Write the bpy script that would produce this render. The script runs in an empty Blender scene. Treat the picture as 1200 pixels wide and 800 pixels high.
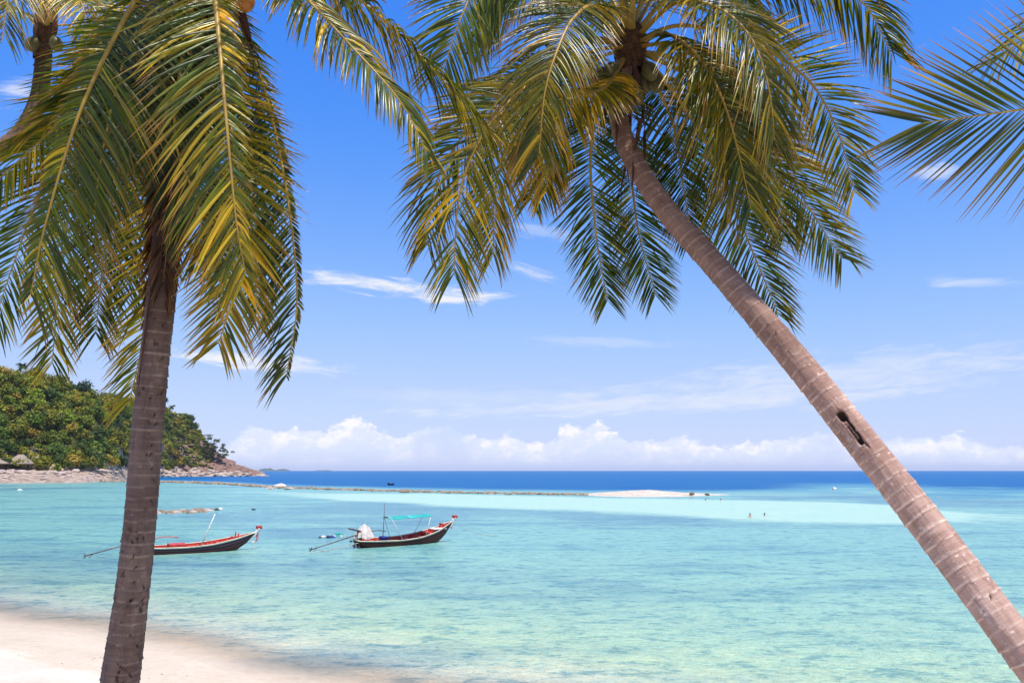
import bpy, math, random
import numpy as np
from mathutils import Vector, Matrix

random.seed(7)
RNG = np.random.default_rng(11)
R = math.radians
scene = bpy.context.scene
COL = scene.collection

# ------------------------------------------------------------------ camera frame
F = 1000.0                       # focal length in pixels of the 1200 px wide photograph
PITCH = math.atan(151.0 / F)
CAM = np.array([0.0, 0.0, 5.5])
FWD = np.array([0, math.cos(PITCH), math.sin(PITCH)])
UPV = np.array([0, -math.sin(PITCH), math.cos(PITCH)])
RGT = np.array([1.0, 0, 0])

def ray(px, py):
    return FWD + RGT * ((px - 600.0) / F) + UPV * ((400.0 - py) / F)

def P(px, py, depth):
    return CAM + ray(px, py) * depth

def G(px, py, z=0.0):
    d = ray(px, py)
    return CAM + d * ((z - CAM[2]) / d[2])

def azdir(px):
    d = ray(px, 551.0); d = np.array([d[0], d[1], 0.0])
    return d / np.linalg.norm(d)

# ------------------------------------------------------------------ noise
def _hash(ix, iy, iz, seed):
    h = (ix.astype(np.int64) * 374761393 + iy.astype(np.int64) * 668265263 + iz.astype(np.int64) * 2147483647 + seed * 974711) & 0xFFFFFFFF
    h = ((h ^ (h >> 13)) * 1274126177) & 0xFFFFFFFF
    h = (h ^ (h >> 16)) & 0xFFFFFFFF
    return h / 4294967295.0

def vnoise(x, y, z=None, seed=0):
    x = np.asarray(x, float); y = np.asarray(y, float)
    z = np.zeros_like(x) if z is None else np.asarray(z, float)
    x, y, z = np.broadcast_arrays(x, y, z)
    ix, iy, iz = np.floor(x), np.floor(y), np.floor(z)
    fx, fy, fz = x - ix, y - iy, z - iz
    fx = fx * fx * (3 - 2 * fx); fy = fy * fy * (3 - 2 * fy); fz = fz * fz * (3 - 2 * fz)
    def c(a, b, d): return _hash(ix + a, iy + b, iz + d, seed)
    x00 = c(0,0,0) * (1-fx) + c(1,0,0) * fx; x10 = c(0,1,0) * (1-fx) + c(1,1,0) * fx
    x01 = c(0,0,1) * (1-fx) + c(1,0,1) * fx; x11 = c(0,1,1) * (1-fx) + c(1,1,1) * fx
    return (x00 * (1-fy) + x10 * fy) * (1-fz) + (x01 * (1-fy) + x11 * fy) * fz

def fbm(x, y, z=None, seed=0, octv=4):
    s = 0; a = 0.5; f = 1.0; n = 0
    for i in range(octv):
        s = s + a * vnoise(np.asarray(x) * f, np.asarray(y) * f, None if z is None else np.asarray(z) * f, seed + i); n += a
        a *= 0.5; f *= 2.03
    return s / n

def sstep(a, b, x):
    t = np.clip((np.asarray(x, float) - a) / (b - a), 0, 1); return t * t * (3 - 2 * t)

# ------------------------------------------------------------------ mesh helpers
def mk(name, verts, quads=None, tris=None, attrs=None, mat=None, parent=None, smooth=True, origin=None):
    """one mesh object from numpy arrays; attrs: name -> (n,), (n,3) or (n,4) per-vertex values"""
    V = np.asarray(verts, np.float32)
    if origin is not None: V = V - np.asarray(origin, np.float32)
    Q = np.zeros((0, 4), np.int32) if quads is None else np.asarray(quads, np.int32).reshape(-1, 4)
    T = np.zeros((0, 3), np.int32) if tris is None else np.asarray(tris, np.int32).reshape(-1, 3)
    me = bpy.data.meshes.new(name)
    me.vertices.add(len(V)); me.vertices.foreach_set('co', V.ravel())
    nl = Q.size + T.size
    me.loops.add(nl); me.loops.foreach_set('vertex_index', np.concatenate([Q.ravel(), T.ravel()]).astype(np.int32))
    me.polygons.add(len(Q) + len(T))
    ls = np.concatenate([np.arange(len(Q)) * 4, len(Q) * 4 + np.arange(len(T)) * 3]).astype(np.int32)
    me.polygons.foreach_set('loop_start', ls)
    me.polygons.foreach_set('use_smooth', np.full(len(Q) + len(T), smooth))
    me.update(calc_edges=True); me.validate()
    for k, a in (attrs or {}).items():
        a = np.asarray(a, np.float32)
        if a.ndim == 1:
            me.attributes.new(k, 'FLOAT', 'POINT').data.foreach_set('value', a)
        elif a.shape[1] == 3:
            me.attributes.new(k, 'FLOAT_VECTOR', 'POINT').data.foreach_set('vector', a.ravel())
        else:
            me.attributes.new(k, 'FLOAT_COLOR', 'POINT').data.foreach_set('color', a.ravel())
    if mat: me.materials.append(mat)
    o = bpy.data.objects.new(name, me); COL.objects.link(o)
    if parent is not None: o.parent = parent
    return o

def tag(o, label=None, cat=None, group=None, kind=None):
    if label: o['label'] = label
    if cat: o['category'] = cat
    if group: o['group'] = group
    if kind: o['kind'] = kind
    return o

def empty(name, loc, label, cat, group=None, rot=(0, 0, 0)):
    o = bpy.data.objects.new(name, None); COL.objects.link(o)
    o.location = [float(c) for c in loc]; o.rotation_euler = rot; o.empty_display_size = 0.3
    return tag(o, label, cat, group)

class MB:
    """collects simple solids, built as one mesh"""
    def __init__(s): s.v = []; s.q = []; s.t = []; s.n = 0
    def add(s, v, q=None, t=None):
        v = np.asarray(v, float)
        if q is not None and len(q): s.q.append(np.asarray(q).reshape(-1, 4) + s.n)
        if t is not None and len(t): s.t.append(np.asarray(t).reshape(-1, 3) + s.n)
        s.v.append(v); s.n += len(v); return s
    def box(s, c, h, rz=0.0, bev=0.0):
        c = np.asarray(c, float); h = np.asarray(h, float)
        pts = np.array([[x, y, z] for z in (-1, 1) for y in (-1, 1) for x in (-1, 1)], float) * h
        ca, sa = math.cos(rz), math.sin(rz)
        pts = np.stack([pts[:,0]*ca - pts[:,1]*sa, pts[:,0]*sa + pts[:,1]*ca, pts[:,2]], 1) + c
        return s.add(pts, [[0,2,3,1],[4,5,7,6],[0,1,5,4],[2,6,7,3],[0,4,6,2],[1,3,7,5]])
    def tube(s, path, rad, n=8, cap=True):
        path = np.asarray(path, float); m = len(path)
        rad = np.broadcast_to(np.asarray(rad, float), (m,))
        T, U, S = frames(path)
        a = np.linspace(0, 2*math.pi, n, endpoint=False)
        V = path[:,None,:] + rad[:,None,None] * (np.cos(a)[None,:,None]*U[:,None,:] + np.sin(a)[None,:,None]*S[:,None,:])
        i = np.arange(m-1)[:,None]; j = np.arange(n)[None,:]; jn = (j+1) % n
        q = np.stack([i*n+j, i*n+jn, (i+1)*n+jn, (i+1)*n+j], -1).reshape(-1,4)
        V = V.reshape(-1,3); t = None
        if cap:
            V = np.vstack([V, path[0], path[-1]]); c0, c1 = m*n, m*n+1
            j = np.arange(n)
            t = np.vstack([np.stack([np.full(n,c0), (j+1)%n, j],1), np.stack([np.full(n,c1), (m-1)*n+j, (m-1)*n+(j+1)%n],1)])
        return s.add(V, q, t)
    def build(s, name, mat, parent=None, smooth=False, origin=None, attrs=None):
        return mk(name, np.vstack(s.v), np.vstack(s.q) if s.q else None, np.vstack(s.t) if s.t else None, attrs, mat, parent, smooth, origin)

def frames(path, u0=None):
    path = np.asarray(path, float); m = len(path)
    T = np.gradient(path, axis=0); T /= np.linalg.norm(T, axis=1)[:,None] + 1e-12
    u = np.array([0,0,1.0]) if u0 is None else np.asarray(u0, float)
    if abs(T[0] @ u) > 0.97: u = np.array([0,1.0,0])
    U = np.zeros_like(T)
    for i in range(m):
        u = u - T[i] * (T[i] @ u); u = u / (np.linalg.norm(u) + 1e-12); U[i] = u
    return T, U, np.cross(T, U)

def spline(pts, n):
    """Catmull-Rom through the points, n samples evenly by length"""
    p = np.asarray(pts, float)
    p = np.vstack([2*p[0]-p[1], p, 2*p[-1]-p[-2]])
    out = []
    for i in range(1, len(p)-2):
        t = np.linspace(0, 1, 40, endpoint=(i == len(p)-3))[:,None]
        a, b, c, d = p[i-1], p[i], p[i+1], p[i+2]
        out.append(0.5*((2*b) + (-a+c)*t + (2*a-5*b+4*c-d)*t*t + (-a+3*b-3*c+d)*t**3))
    o = np.vstack(out)
    L = np.concatenate([[0], np.cumsum(np.linalg.norm(np.diff(o[:,:3],axis=0),axis=1))])
    s = np.linspace(0, L[-1], n)
    return np.stack([np.interp(s, L, o[:,k]) for k in range(o.shape[1])], 1)

def grid_quads(nr, nc, wrap=False):
    i = np.arange(nr-1)[:,None]; j = np.arange(nc if wrap else nc-1)[None,:]; jn = (j+1) % nc
    return np.stack([i*nc+j, i*nc+jn, (i+1)*nc+jn, (i+1)*nc+j], -1).reshape(-1,4)

# ------------------------------------------------------------------ node helpers
class E:
    """tiny expression wrapper over shader Math nodes"""
    nt = None
    def __init__(s, sock): s.s = sock
    @staticmethod
    def m(op, *a, clamp=False):
        n = E.nt.nodes.new('ShaderNodeMath'); n.operation = op; n.use_clamp = clamp
        for i, v in enumerate(a):
            if isinstance(v, E): E.nt.links.new(v.s, n.inputs[i])
            else: n.inputs[i].default_value = float(v)
        return E(n.outputs[0])
    def __add__(a, b): return E.m('ADD', a, b)
    def __radd__(a, b): return E.m('ADD', b, a)
    def __sub__(a, b): return E.m('SUBTRACT', a, b)
    def __rsub__(a, b): return E.m('SUBTRACT', b, a)
    def __mul__(a, b): return E.m('MULTIPLY', a, b)
    def __rmul__(a, b): return E.m('MULTIPLY', b, a)
    def __truediv__(a, b): return E.m('DIVIDE', a, b)
def ss(a, b, x):
    n = E.nt.nodes.new('ShaderNodeMapRange'); n.interpolation_type = 'SMOOTHSTEP'
    E.nt.links.new(x.s, n.inputs[0])
    for i, v in ((1, a), (2, b)):
        if isinstance(v, E): E.nt.links.new(v.s, n.inputs[i])
        else: n.inputs[i].default_value = v
    return E(n.outputs[0])
def vec(x, y, z=0.0):
    n = E.nt.nodes.new('ShaderNodeCombineXYZ')
    for i, v in enumerate((x, y, z)):
        if isinstance(v, E): E.nt.links.new(v.s, n.inputs[i])
        else: n.inputs[i].default_value = v
    return n.outputs[0]
def noise(v, scale, detail=4.0, rough=0.55, dist=0.0, lac=2.0):
    n = E.nt.nodes.new('ShaderNodeTexNoise'); n.inputs['Scale'].default_value = scale
    n.inputs['Detail'].default_value = detail; n.inputs['Roughness'].default_value = rough; n.inputs['Distortion'].default_value = dist
    n.inputs['Lacunarity'].default_value = lac
    if v is not None: E.nt.links.new(v, n.inputs['Vector'])
    return E(n.outputs['Fac'])
def mapping(v, scale=(1,1,1), loc=(0,0,0), rot=(0,0,0)):
    n = E.nt.nodes.new('ShaderNodeMapping'); n.inputs['Scale'].default_value = scale
    n.inputs['Location'].default_value = loc; n.inputs['Rotation'].default_value = rot
    E.nt.links.new(v, n.inputs['Vector']); return n.outputs[0]
def cmix(f, a, b, blend='MIX'):
    n = E.nt.nodes.new('ShaderNodeMix'); n.data_type = 'RGBA'; n.blend_type = blend
    for i, v in ((0, f), (6, a), (7, b)):
        if isinstance(v, E): E.nt.links.new(v.s, n.inputs[i])
        elif hasattr(v, 'links'): E.nt.links.new(v, n.inputs[i])
        elif i == 0: n.inputs[i].default_value = v
        else: n.inputs[i].default_value = (*v[:3], 1)
    return n.outputs[2]
def attr(name):
    n = E.nt.nodes.new('ShaderNodeAttribute'); n.attribute_name = name; return n
def ramp(f, stops, interp='LINEAR'):
    n = E.nt.nodes.new('ShaderNodeValToRGB'); cr = n.color_ramp; cr.interpolation = interp
    while len(cr.elements) > 1: cr.elements.remove(cr.elements[-1])
    for i, (p, c) in enumerate(stops):
        e = cr.elements[0] if i == 0 else cr.elements.new(p)
        e.position = p; e.color = (*c[:3], 1) if not np.isscalar(c) else (c, c, c, 1)
    E.nt.links.new(f.s if isinstance(f, E) else f, n.inputs[0]); return n.outputs[0]
def bump(h, strength, dist, normal=None):
    n = E.nt.nodes.new('ShaderNodeBump'); n.inputs['Strength'].default_value = strength; n.inputs['Distance'].default_value = dist
    E.nt.links.new(h.s if isinstance(h, E) else h, n.inputs['Height'])
    if normal is not None: E.nt.links.new(normal, n.inputs['Normal'])
    return n.outputs[0]

def new_mat(name, rough=0.7, spec=0.4):
    m = bpy.data.materials.new(name); m.use_nodes = True; E.nt = m.node_tree
    b = m.node_tree.nodes['Principled BSDF']; b.inputs['Roughness'].default_value = rough
    b.inputs['Specular IOR Level'].default_value = spec
    return m, b, m.node_tree
def objco():
    return E.nt.nodes.new('ShaderNodeTexCoord').outputs['Object']

def simple(name, c, rough=0.6, spec=0.4, var=0.18, scale=6.0, metal=0.0, bmp=0.0):
    """painted / worn surface: base colour broken up by two scales of noise"""
    m, b, nt = new_mat(name, rough, spec)
    co = objco(); n1 = noise(co, scale, 5, 0.6); n2 = noise(co, scale*7, 3, 0.6)
    dark = tuple(k*(1-var*1.8) for k in c); lite = tuple(min(1, k*(1+var)) for k in c)
    nt.links.new(cmix(ss(0.3, 0.7, n1*0.7 + n2*0.3), dark, lite), b.inputs['Base Color'])
    b.inputs['Metallic'].default_value = metal
    if bmp: nt.links.new(bump(n1*0.5 + n2*0.5, bmp, 0.02), b.inputs['Normal'])
    return m

def srgb(r, g, b, k=1.0):
    f = lambda c: (c/12.92 if c <= 0.04045 else ((c+0.055)/1.055)**2.4) * k
    return (f(r/255), f(g/255), f(b/255))

# ------------------------------------------------------------------ materials
def mat_leaf():
    m, b, nt = new_mat('palm_leaf', 0.32, 0.5)
    c = attr('leafcol').outputs['Color']
    co = objco(); n = noise(co, 14, 3, 0.6)
    c2 = cmix(n * 0.5, c, cmix(1.0, c, (1.35, 1.2, 0.8), 'MULTIPLY'))
    nt.links.new(c2, b.inputs['Base Color'])
    tr = nt.nodes.new('ShaderNodeBsdfTranslucent'); nt.links.new(cmix(1.0, c2, (4.0, 3.0, 0.45), 'MULTIPLY'), tr.inputs['Color'])
    mx = nt.nodes.new('ShaderNodeMixShader'); mx.inputs[0].default_value = 0.40
    nt.links.new(b.outputs[0], mx.inputs[1]); nt.links.new(tr.outputs[0], mx.inputs[2])
    nt.links.new(mx.outputs[0], nt.nodes['Material Output'].inputs['Surface'])
    return m
def mat_rib():
    m, b, nt = new_mat('palm_midrib', 0.45, 0.4)
    c = attr('leafcol').outputs['Color']; n = noise(objco(), 22, 3, 0.6)
    nt.links.new(cmix(n*0.6, c, cmix(1.0, c, (0.6, 0.5, 0.45), 'MULTIPLY')), b.inputs['Base Color'])
    return m
def mat_trunk():
    m, b, nt = new_mat('palm_bark', 0.88, 0.25)
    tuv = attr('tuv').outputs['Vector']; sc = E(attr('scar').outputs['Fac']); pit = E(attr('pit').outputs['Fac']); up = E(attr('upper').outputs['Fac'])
    fib = noise(mapping(tuv, (26, 26, 2.2)), 1.0, 5, 0.65)       # vertical fibres
    blot = noise(mapping(tuv, (2.2, 2.2, 1.3)), 1.0, 5, 0.6)     # lichen and weathering blotches
    fine = noise(tuv, 55, 4, 0.7)
    lich = noise(mapping(tuv, (7, 7, 5)), 1.0, 4, 0.7)
    c = cmix(ss(0.32, 0.68, blot), (0.215, 0.142, 0.122), (0.37, 0.275, 0.245))
    c = cmix(ss(0.50, 0.70, fib) * 0.45, c, (0.13, 0.075, 0.062))
    stain = noise(mapping(tuv, (5, 5, 3.0)), 1.0, 6, .75); c = cmix(ss(.54, .66, stain)*.4, c, (0.11, 0.07, 0.06))
    hor = noise(mapping(tuv, (2.5, 2.5, 38)), 1.0, 4, .7); c = cmix(ss(.54, .66, hor)*.32, c, (0.12, 0.075, 0.065)); c = cmix(ss(.56, .68, 1.0-hor)*.35, c, (0.46, 0.38, 0.34))
    spk = noise(mapping(tuv, (16, 16, 22)), 1.0, 3, .7); c = cmix(ss(.62, .70, spk)*.65, c, (0.55, 0.48, 0.44))
    c = cmix(ss(0.58, 0.74, lich) * 0.55, c, (0.47, 0.40, 0.37))
    c = cmix(sc * ss(0.40, 0.66, blot*.7 + fine*0.5) * 0.9, c, (0.68, 0.57, 0.51))
    c = cmix(up, c, cmix(ss(.35, .65, fib*.5 + blot*.5), (0.055, 0.028, 0.02), (.125, .075, .06)))  # dark fibrous bark, with crown shade painted into the upper trunk colour
    c = cmix(1.0, cmix(1.0, c, (1.07, .965, .895), 'MULTIPLY'), attr('tone').outputs['Color'], 'MULTIPLY')
    c = cmix(pit*.93, c, (0.030, 0.018, 0.013))
    nt.links.new(c, b.inputs['Base Color'])
    nt.links.new(bump(fib*0.6 + fine*0.5 + lich*0.3 + hor*.6, 0.8, 0.012), b.inputs['Normal'])
    return m
LEAF, RIB, BARK = mat_leaf(), mat_rib(), mat_trunk()
SHEATH = simple('palm_fibre', (0.10, 0.052, 0.028), 0.95, 0.1, 0.35, 30, bmp=0.6)
SPATHE = simple('palm_spathe', (0.075, 0.03, 0.02), 0.7, 0.3, 0.3, 8)
NUT = simple('coconut_husk', (0.42, 0.17, 0.035), 0.5, 0.4, 0.25, 5)
NUTG = simple('green_coconut_husk', (0.10, 0.085, 0.022), 0.5, 0.4, 0.25, 5)

# ------------------------------------------------------------------ palms
GREEN = np.array([0.020, 0.050, 0.009]); OLIVE = np.array([0.072, 0.105, 0.010])
YELL = np.array([0.42, 0.32, 0.025]); BROWN = np.array([0.24, 0.125, 0.045])

def make_frond(pts, palm, origin, L=0.8, face=0.6, age=0.3, hang=0.6, sides=(1, 1), t0=0.2, W=0.0205, n=132, pet=0.05, ang=(68, 36), roll=0.0, vee=None, tipb=0.35, seed=0, facesign=None, label=None, dead=False, stiff=1.0):
    """one pinnate frond along the 3D curve pts: 'frond' (all leaflets) with a 'midrib' under it"""
    rg = np.random.default_rng(seed + 100)
    if vee is None: vee = 0.22 - 0.24*face
    path = spline(pts, 90)
    T, U, S = frames(path)
    t = np.linspace(0, 1, 90)
    cam_u = (CAM - path); cam_u /= np.linalg.norm(cam_u, axis=1)[:,None]
    cam_u = cam_u - T * np.sum(T*cam_u, 1)[:,None]; cam_u /= np.linalg.norm(cam_u, axis=1)[:,None] + 1e-9
    sg = np.sign(np.mean(np.sum(U[45:]*cam_u[45:], 1))) or 1.0
    if facesign: sg = facesign
    w = (face * sstep(0.1, 0.6, t))[:,None]
    U = U*(1-w) + sg*cam_u*w
    U = U - T*np.sum(T*U, 1)[:,None]; U /= np.linalg.norm(U, axis=1)[:,None] + 1e-9
    S = np.cross(T, U)
    ra = roll * sstep(0, 0.6, t)
    U, S = U*np.cos(ra)[:,None] + S*np.sin(ra)[:,None], S*np.cos(ra)[:,None] - U*np.sin(ra)[:,None]
    K = 6; ftone = rg.uniform(.7, 1.25)
    VV, QQ, CC = [], [], []; base = 0
    prof = np.array([0.35, 0.9, 1.0, 0.92, 0.72, 0.42, 0.04])
    for si, sgn in enumerate((-1, 1)):
        if sides[si] <= 0: continue
        tt = np.linspace(t0, 1.0, n) + rg.normal(0, 0.0022, n); tt = np.clip(tt, t0, 1)
        keep = (rg.random(n) > 0.04) & (vnoise(tt*9 + seed*1.7, np.full(n, sgn*5.3)) > .10); tt = tt[keep]; m = len(tt)
        ip = lambda A: np.stack([np.interp(tt, t, A[:,k]) for k in range(3)], 1)
        p, Ti, Ui, Si = ip(path), ip(T), ip(U), ip(S)
        f = (tt - t0) / (1 - t0)
        a = np.radians(ang[0] - (ang[0]-ang[1]) * f**1.15) + rg.normal(0, 0.075*stiff, m)
        v = vee + rg.normal(0, 0.12*stiff, m)
        d = np.cos(a)[:,None]*Ti + np.sin(a)[:,None]*(sgn*Si*np.cos(v)[:,None] + Ui*np.sin(v)[:,None])
        d /= np.linalg.norm(d, axis=1)[:,None]
        ln = L * sides[si] * np.interp(f, [0, 0.12, 0.4, 0.75, 1.0], [0.55, 0.85, 1.0, 0.86, 0.52]) * rg.normal(1.0, 0.06, m)
        clump = vnoise(tt*22, np.full(m, sgn*3.1 + seed))          # neighbouring leaflets sag together
        h = hang * 0.66 * (0.45 + 1.1*clump) * (0.7 + 0.6*rg.random(m))
        bent = rg.random(m) < (0.03 + 0.06*age)*stiff**2; h = np.where(bent, h*2.6 + 0.5, h)
        pos = p.copy(); rows = []
        nrm0 = Ui + 0.0
        tw = rg.normal(0, 0.45, m); tw0 = rg.normal(0.25*sgn, 0.35, m)
        for k in range(K+1):
            s = k / K
            dd = d + np.array([0, 0, -1.0]) * (h * 1.7 * s**1.25)[:,None]; dd /= np.linalg.norm(dd, axis=1)[:,None]
            if k: pos = pos + dd * (ln / K)[:,None]
            nr = nrm0 - dd*np.sum(nrm0*dd, 1)[:,None]; nr /= np.linalg.norm(nr, axis=1)[:,None] + 1e-9
            bb = np.cross(dd, nr)
            ang_ = (tw0 + tw * s)[:,None]
            bb, nr = bb*np.cos(ang_) + nr*np.sin(ang_), nr*np.cos(ang_) - bb*np.sin(ang_)
            wd = (W * prof[k] * (0.75 + 0.25*np.interp(f, [0, .4, 1], [.8, 1, .55])))
            wd = np.full(m, wd) if np.isscalar(wd) else wd
            e = wd[:,None]*0.5
            rows.append(np.stack([pos + bb*e - nr*e*0.35, pos + nr*e*0.25, pos - bb*e - nr*e*0.35], 1))
        V = np.stack(rows, 1)                                     # m, K+1, 3, 3
        idx = (np.arange(m)[:,None,None]*(K+1)*3 + np.arange(K)[None,:,None]*3 + np.arange(2)[None,None,:])
        q = np.stack([idx, idx+1, idx+4, idx+3], -1).reshape(-1,4)
        ag = np.clip(age*1.1 + rg.normal(0, 0.2, m) + 0.30*(clump-0.5), 0, 1)
        c = np.where((ag < 0.5)[:,None], GREEN + (OLIVE-GREEN)*(ag*2)[:,None], OLIVE + (YELL-OLIVE)*((ag-0.5)*2)[:,None])
        if dead: c = np.array([.13, .07, .04])*(1-ag)[:,None] + np.array([.05, .024, .014])*ag[:,None]
        c = c * (0.45 + 0.95*rg.random(m)**1.3)[:,None] * ftone
        c = c[:,None,:].repeat(K+1, 1)
        tb = (rg.random(m) < tipb + 0.4*age)[:,None] * np.array([0, 0, 0, 0.05, 0.2, 0.6, 1.0])[None,:]
        c = c*(1-tb[...,None]) + BROWN*tb[...,None]
        c = c[:,:,None,:].repeat(3, 2).reshape(-1,3)
        VV.append(V.reshape(-1,3)); QQ.append(q + base); CC.append(c); base += V.reshape(-1,3).shape[0]
    V = np.vstack(VV); C = np.vstack(CC)
    fr = mk('frond', V, np.vstack(QQ), attrs={'leafcol': np.hstack([C, np.ones((len(C),1))])}, mat=LEAF, parent=palm, origin=origin)
    if label: fr['label'] = label
    # midrib: broad channelled petiole base running out to a thread
    nr_ = 10; a = np.linspace(0, 2*math.pi, nr_, endpoint=False)
    rad = np.interp(t, [0, 0.05, 0.16, 0.5, 1], [pet*1.15, pet*0.62, pet*0.42, pet*0.24, 0.0035])
    flat = np.interp(t, [0, 0.1, 0.4, 1], [0.45, 0.6, 0.8, 1.0])
    V = path[:,None,:] + rad[:,None,None]*(np.cos(a)[None,:,None]*S[:,None,:] + np.sin(a)[None,:,None]*flat[:,None,None]*U[:,None,:])
    col = np.array([0.36, 0.245, 0.04])*(1-age*0.3) + np.array([0.36, 0.17, 0.05])*age*0.3
    if dead: col = np.array([.16, .085, .045])
    cc = col[None,:]*np.interp(t, [0, .12, 1], [0.75, 1.0, 1.1])[:,None]
    C = np.ones((90, nr_, 4)); C[:,:,:3] = cc[:,None,:]
    mk('midrib', V.reshape(-1,3), grid_quads(90, nr_, True), attrs={'leafcol': C.reshape(-1,4)}, mat=RIB, parent=fr, origin=origin)
    return fr

def make_trunk(pts, radii, palm, origin, ring=0.13, seed=0, pits=0, segs=96, step=0.013, ramp_=1.0, tone=1.0, upk=.9, upper=0.0, hole=None, taper_top=None):
    rg = np.random.default_rng(seed)
    p4 = np.hstack([np.asarray(pts), np.asarray(radii)[:,None]])
    L = np.sum(np.linalg.norm(np.diff(p4[:,:3], axis=0), axis=1)); N = int(L/step)
    sp = spline(p4, N); path, rad = sp[:,:3], sp[:,3]
    T, U, S = frames(path, (0, -1.0, 0.2))
    s = np.linspace(0, L, N); th = np.linspace(0, 2*math.pi, segs, endpoint=False)
    SS, TH = np.meshgrid(s, th, indexing='ij')
    cx, cy = np.cos(TH), np.sin(TH)
    # ring scars: irregular spacing, each a little tilted, with a lip below a shallow groove
    ph = SS/ring + 1.2*(vnoise(SS*1.3, 0*SS, seed=seed)-0.5) + 0.30*(fbm(cx*1.3+5, cy*1.3, SS*2.2, seed+3, 3)-0.5)
    fr = ph - np.floor(ph); rid = np.floor(ph)
    amp = 0.55 + 0.9*_hash(rid, rid*0, rid*0, seed)
    lip = np.exp(-((fr-0.06)/0.055)**2) - 0.55*np.exp(-((fr-0.93)/0.09)**2)
    part = sstep(.30, .62, fbm(cx*1.2+rid*3.7, cy*1.2, SS*.3, seed+21, 3))      # scars do not run all the way round
    scar_a = np.clip(amp*(.55 + .6*part), 0, 1.1); amp = amp*ramp_*(.35 + .75*part)
    disp = 0.0105*amp*lip + 0.010*amp*(1-fr)*0.5
    disp += 0.014*(fbm(cx*2, cy*2, SS*1.6, seed+9, 4)-0.5) + 0.007*(fbm(cx*9, cy*9, SS*5, seed+12, 3)-0.5)
    scar = np.exp(-((fr-0.05)/0.055)**2) * scar_a * min(1.0, .35 + ramp_*.75)
    pit = np.zeros_like(SS)
    if pits:
        n = pits; jn = fbm(cx*14, cy*14, SS*26, seed+40, 3)
        ps = L*0.02 + (L*0.66)*rg.random(n)**2.0; pt = rg.random(n)*2*math.pi
        for a, b in zip(ps, pt):
            lowf = max(0.0, 1 - a/(L*.42)); ws, wt = rg.uniform(0.006, 0.026)*(1+1.9*lowf), rg.uniform(0.004, 0.012)*(1+1.2*lowf)
            sk = rg.normal(0, 0.6)
            dth = (TH - b + math.pi) % (2*math.pi) - math.pi
            dt = dth*rad[:,None]; ds = SS - a
            g = np.exp(-((ds/ws)**2 + ((dt + sk*ds)/wt)**2)); g = g*(.55 + .9*jn); pit = np.maximum(pit, sstep(0.3, 0.8, g)); disp -= 0.016*g
    V = path[:,None,:] + (rad[:,None]+disp)[...,None]*(cx[...,None]*U[:,None,:] + cy[...,None]*S[:,None,:])
    if hole is not None:
        c, ln, wd = hole
        k = int(np.argmin(np.linalg.norm(path - np.asarray(c), axis=1)))
        view = CAM - path[k]; view /= np.linalg.norm(view)
        lat = np.cross(T[k], view); lat /= np.linalg.norm(lat); out = np.cross(lat, T[k]); out *= np.sign(out@view)
        rel = V - path[k]; la = rel@lat; lo = rel@(-T[k]); oo = rel@out
        fl = oo > 0
        jag = 0.012*(fbm(lo*30, la*0+2, seed=77, octv=3)-0.5)
        x = la - 0.008 + jag
        d_ = np.zeros_like(la)
        for (cl, ct, wl, wt, dep) in ((-0.42, -0.004, 0.16, 0.62, 1.0), (0.0, 0.006, 0.62, 0.16, 0.7), (0.10, -0.020, 0.30, 0.13, 0.55), (0.42, -0.012, 0.12, 0.42, 0.8), (0.60, 0.014, 0.16, 0.07, 0.4)):
            g = np.exp(-(((lo - cl*ln)/(wl*ln))**4 + ((x - ct)/(wt*wd))**4)); d_ = np.maximum(d_, g*dep)
        d_ *= fl
        rim = sstep(.02, .10, d_)*(1-sstep(.12, .35, d_)); V = V - out[None,None,:]*(0.075*d_ - .008*rim)[...,None]
        pit = np.maximum(pit, sstep(0.25, 0.55, d_)); scar *= (1-pit)
    up = sstep(L-upper, L-upper*0.78, SS + 0.5*(fbm(cx*2, cy*2, SS*3, 5, 3)-0.5))*upk if upper else np.zeros_like(SS)  # mask for the fibrous top and the painted crown shade
    tuv = np.stack([cx*rad[:,None], cy*rad[:,None], SS], -1)
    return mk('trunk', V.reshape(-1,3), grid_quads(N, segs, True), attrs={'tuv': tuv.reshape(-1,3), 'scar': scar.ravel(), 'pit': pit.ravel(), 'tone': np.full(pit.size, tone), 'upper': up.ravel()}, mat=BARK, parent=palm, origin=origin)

def lathe_along(path, rads, n=12):
    mb = MB(); mb.tube(path, rads, n); return mb

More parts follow.
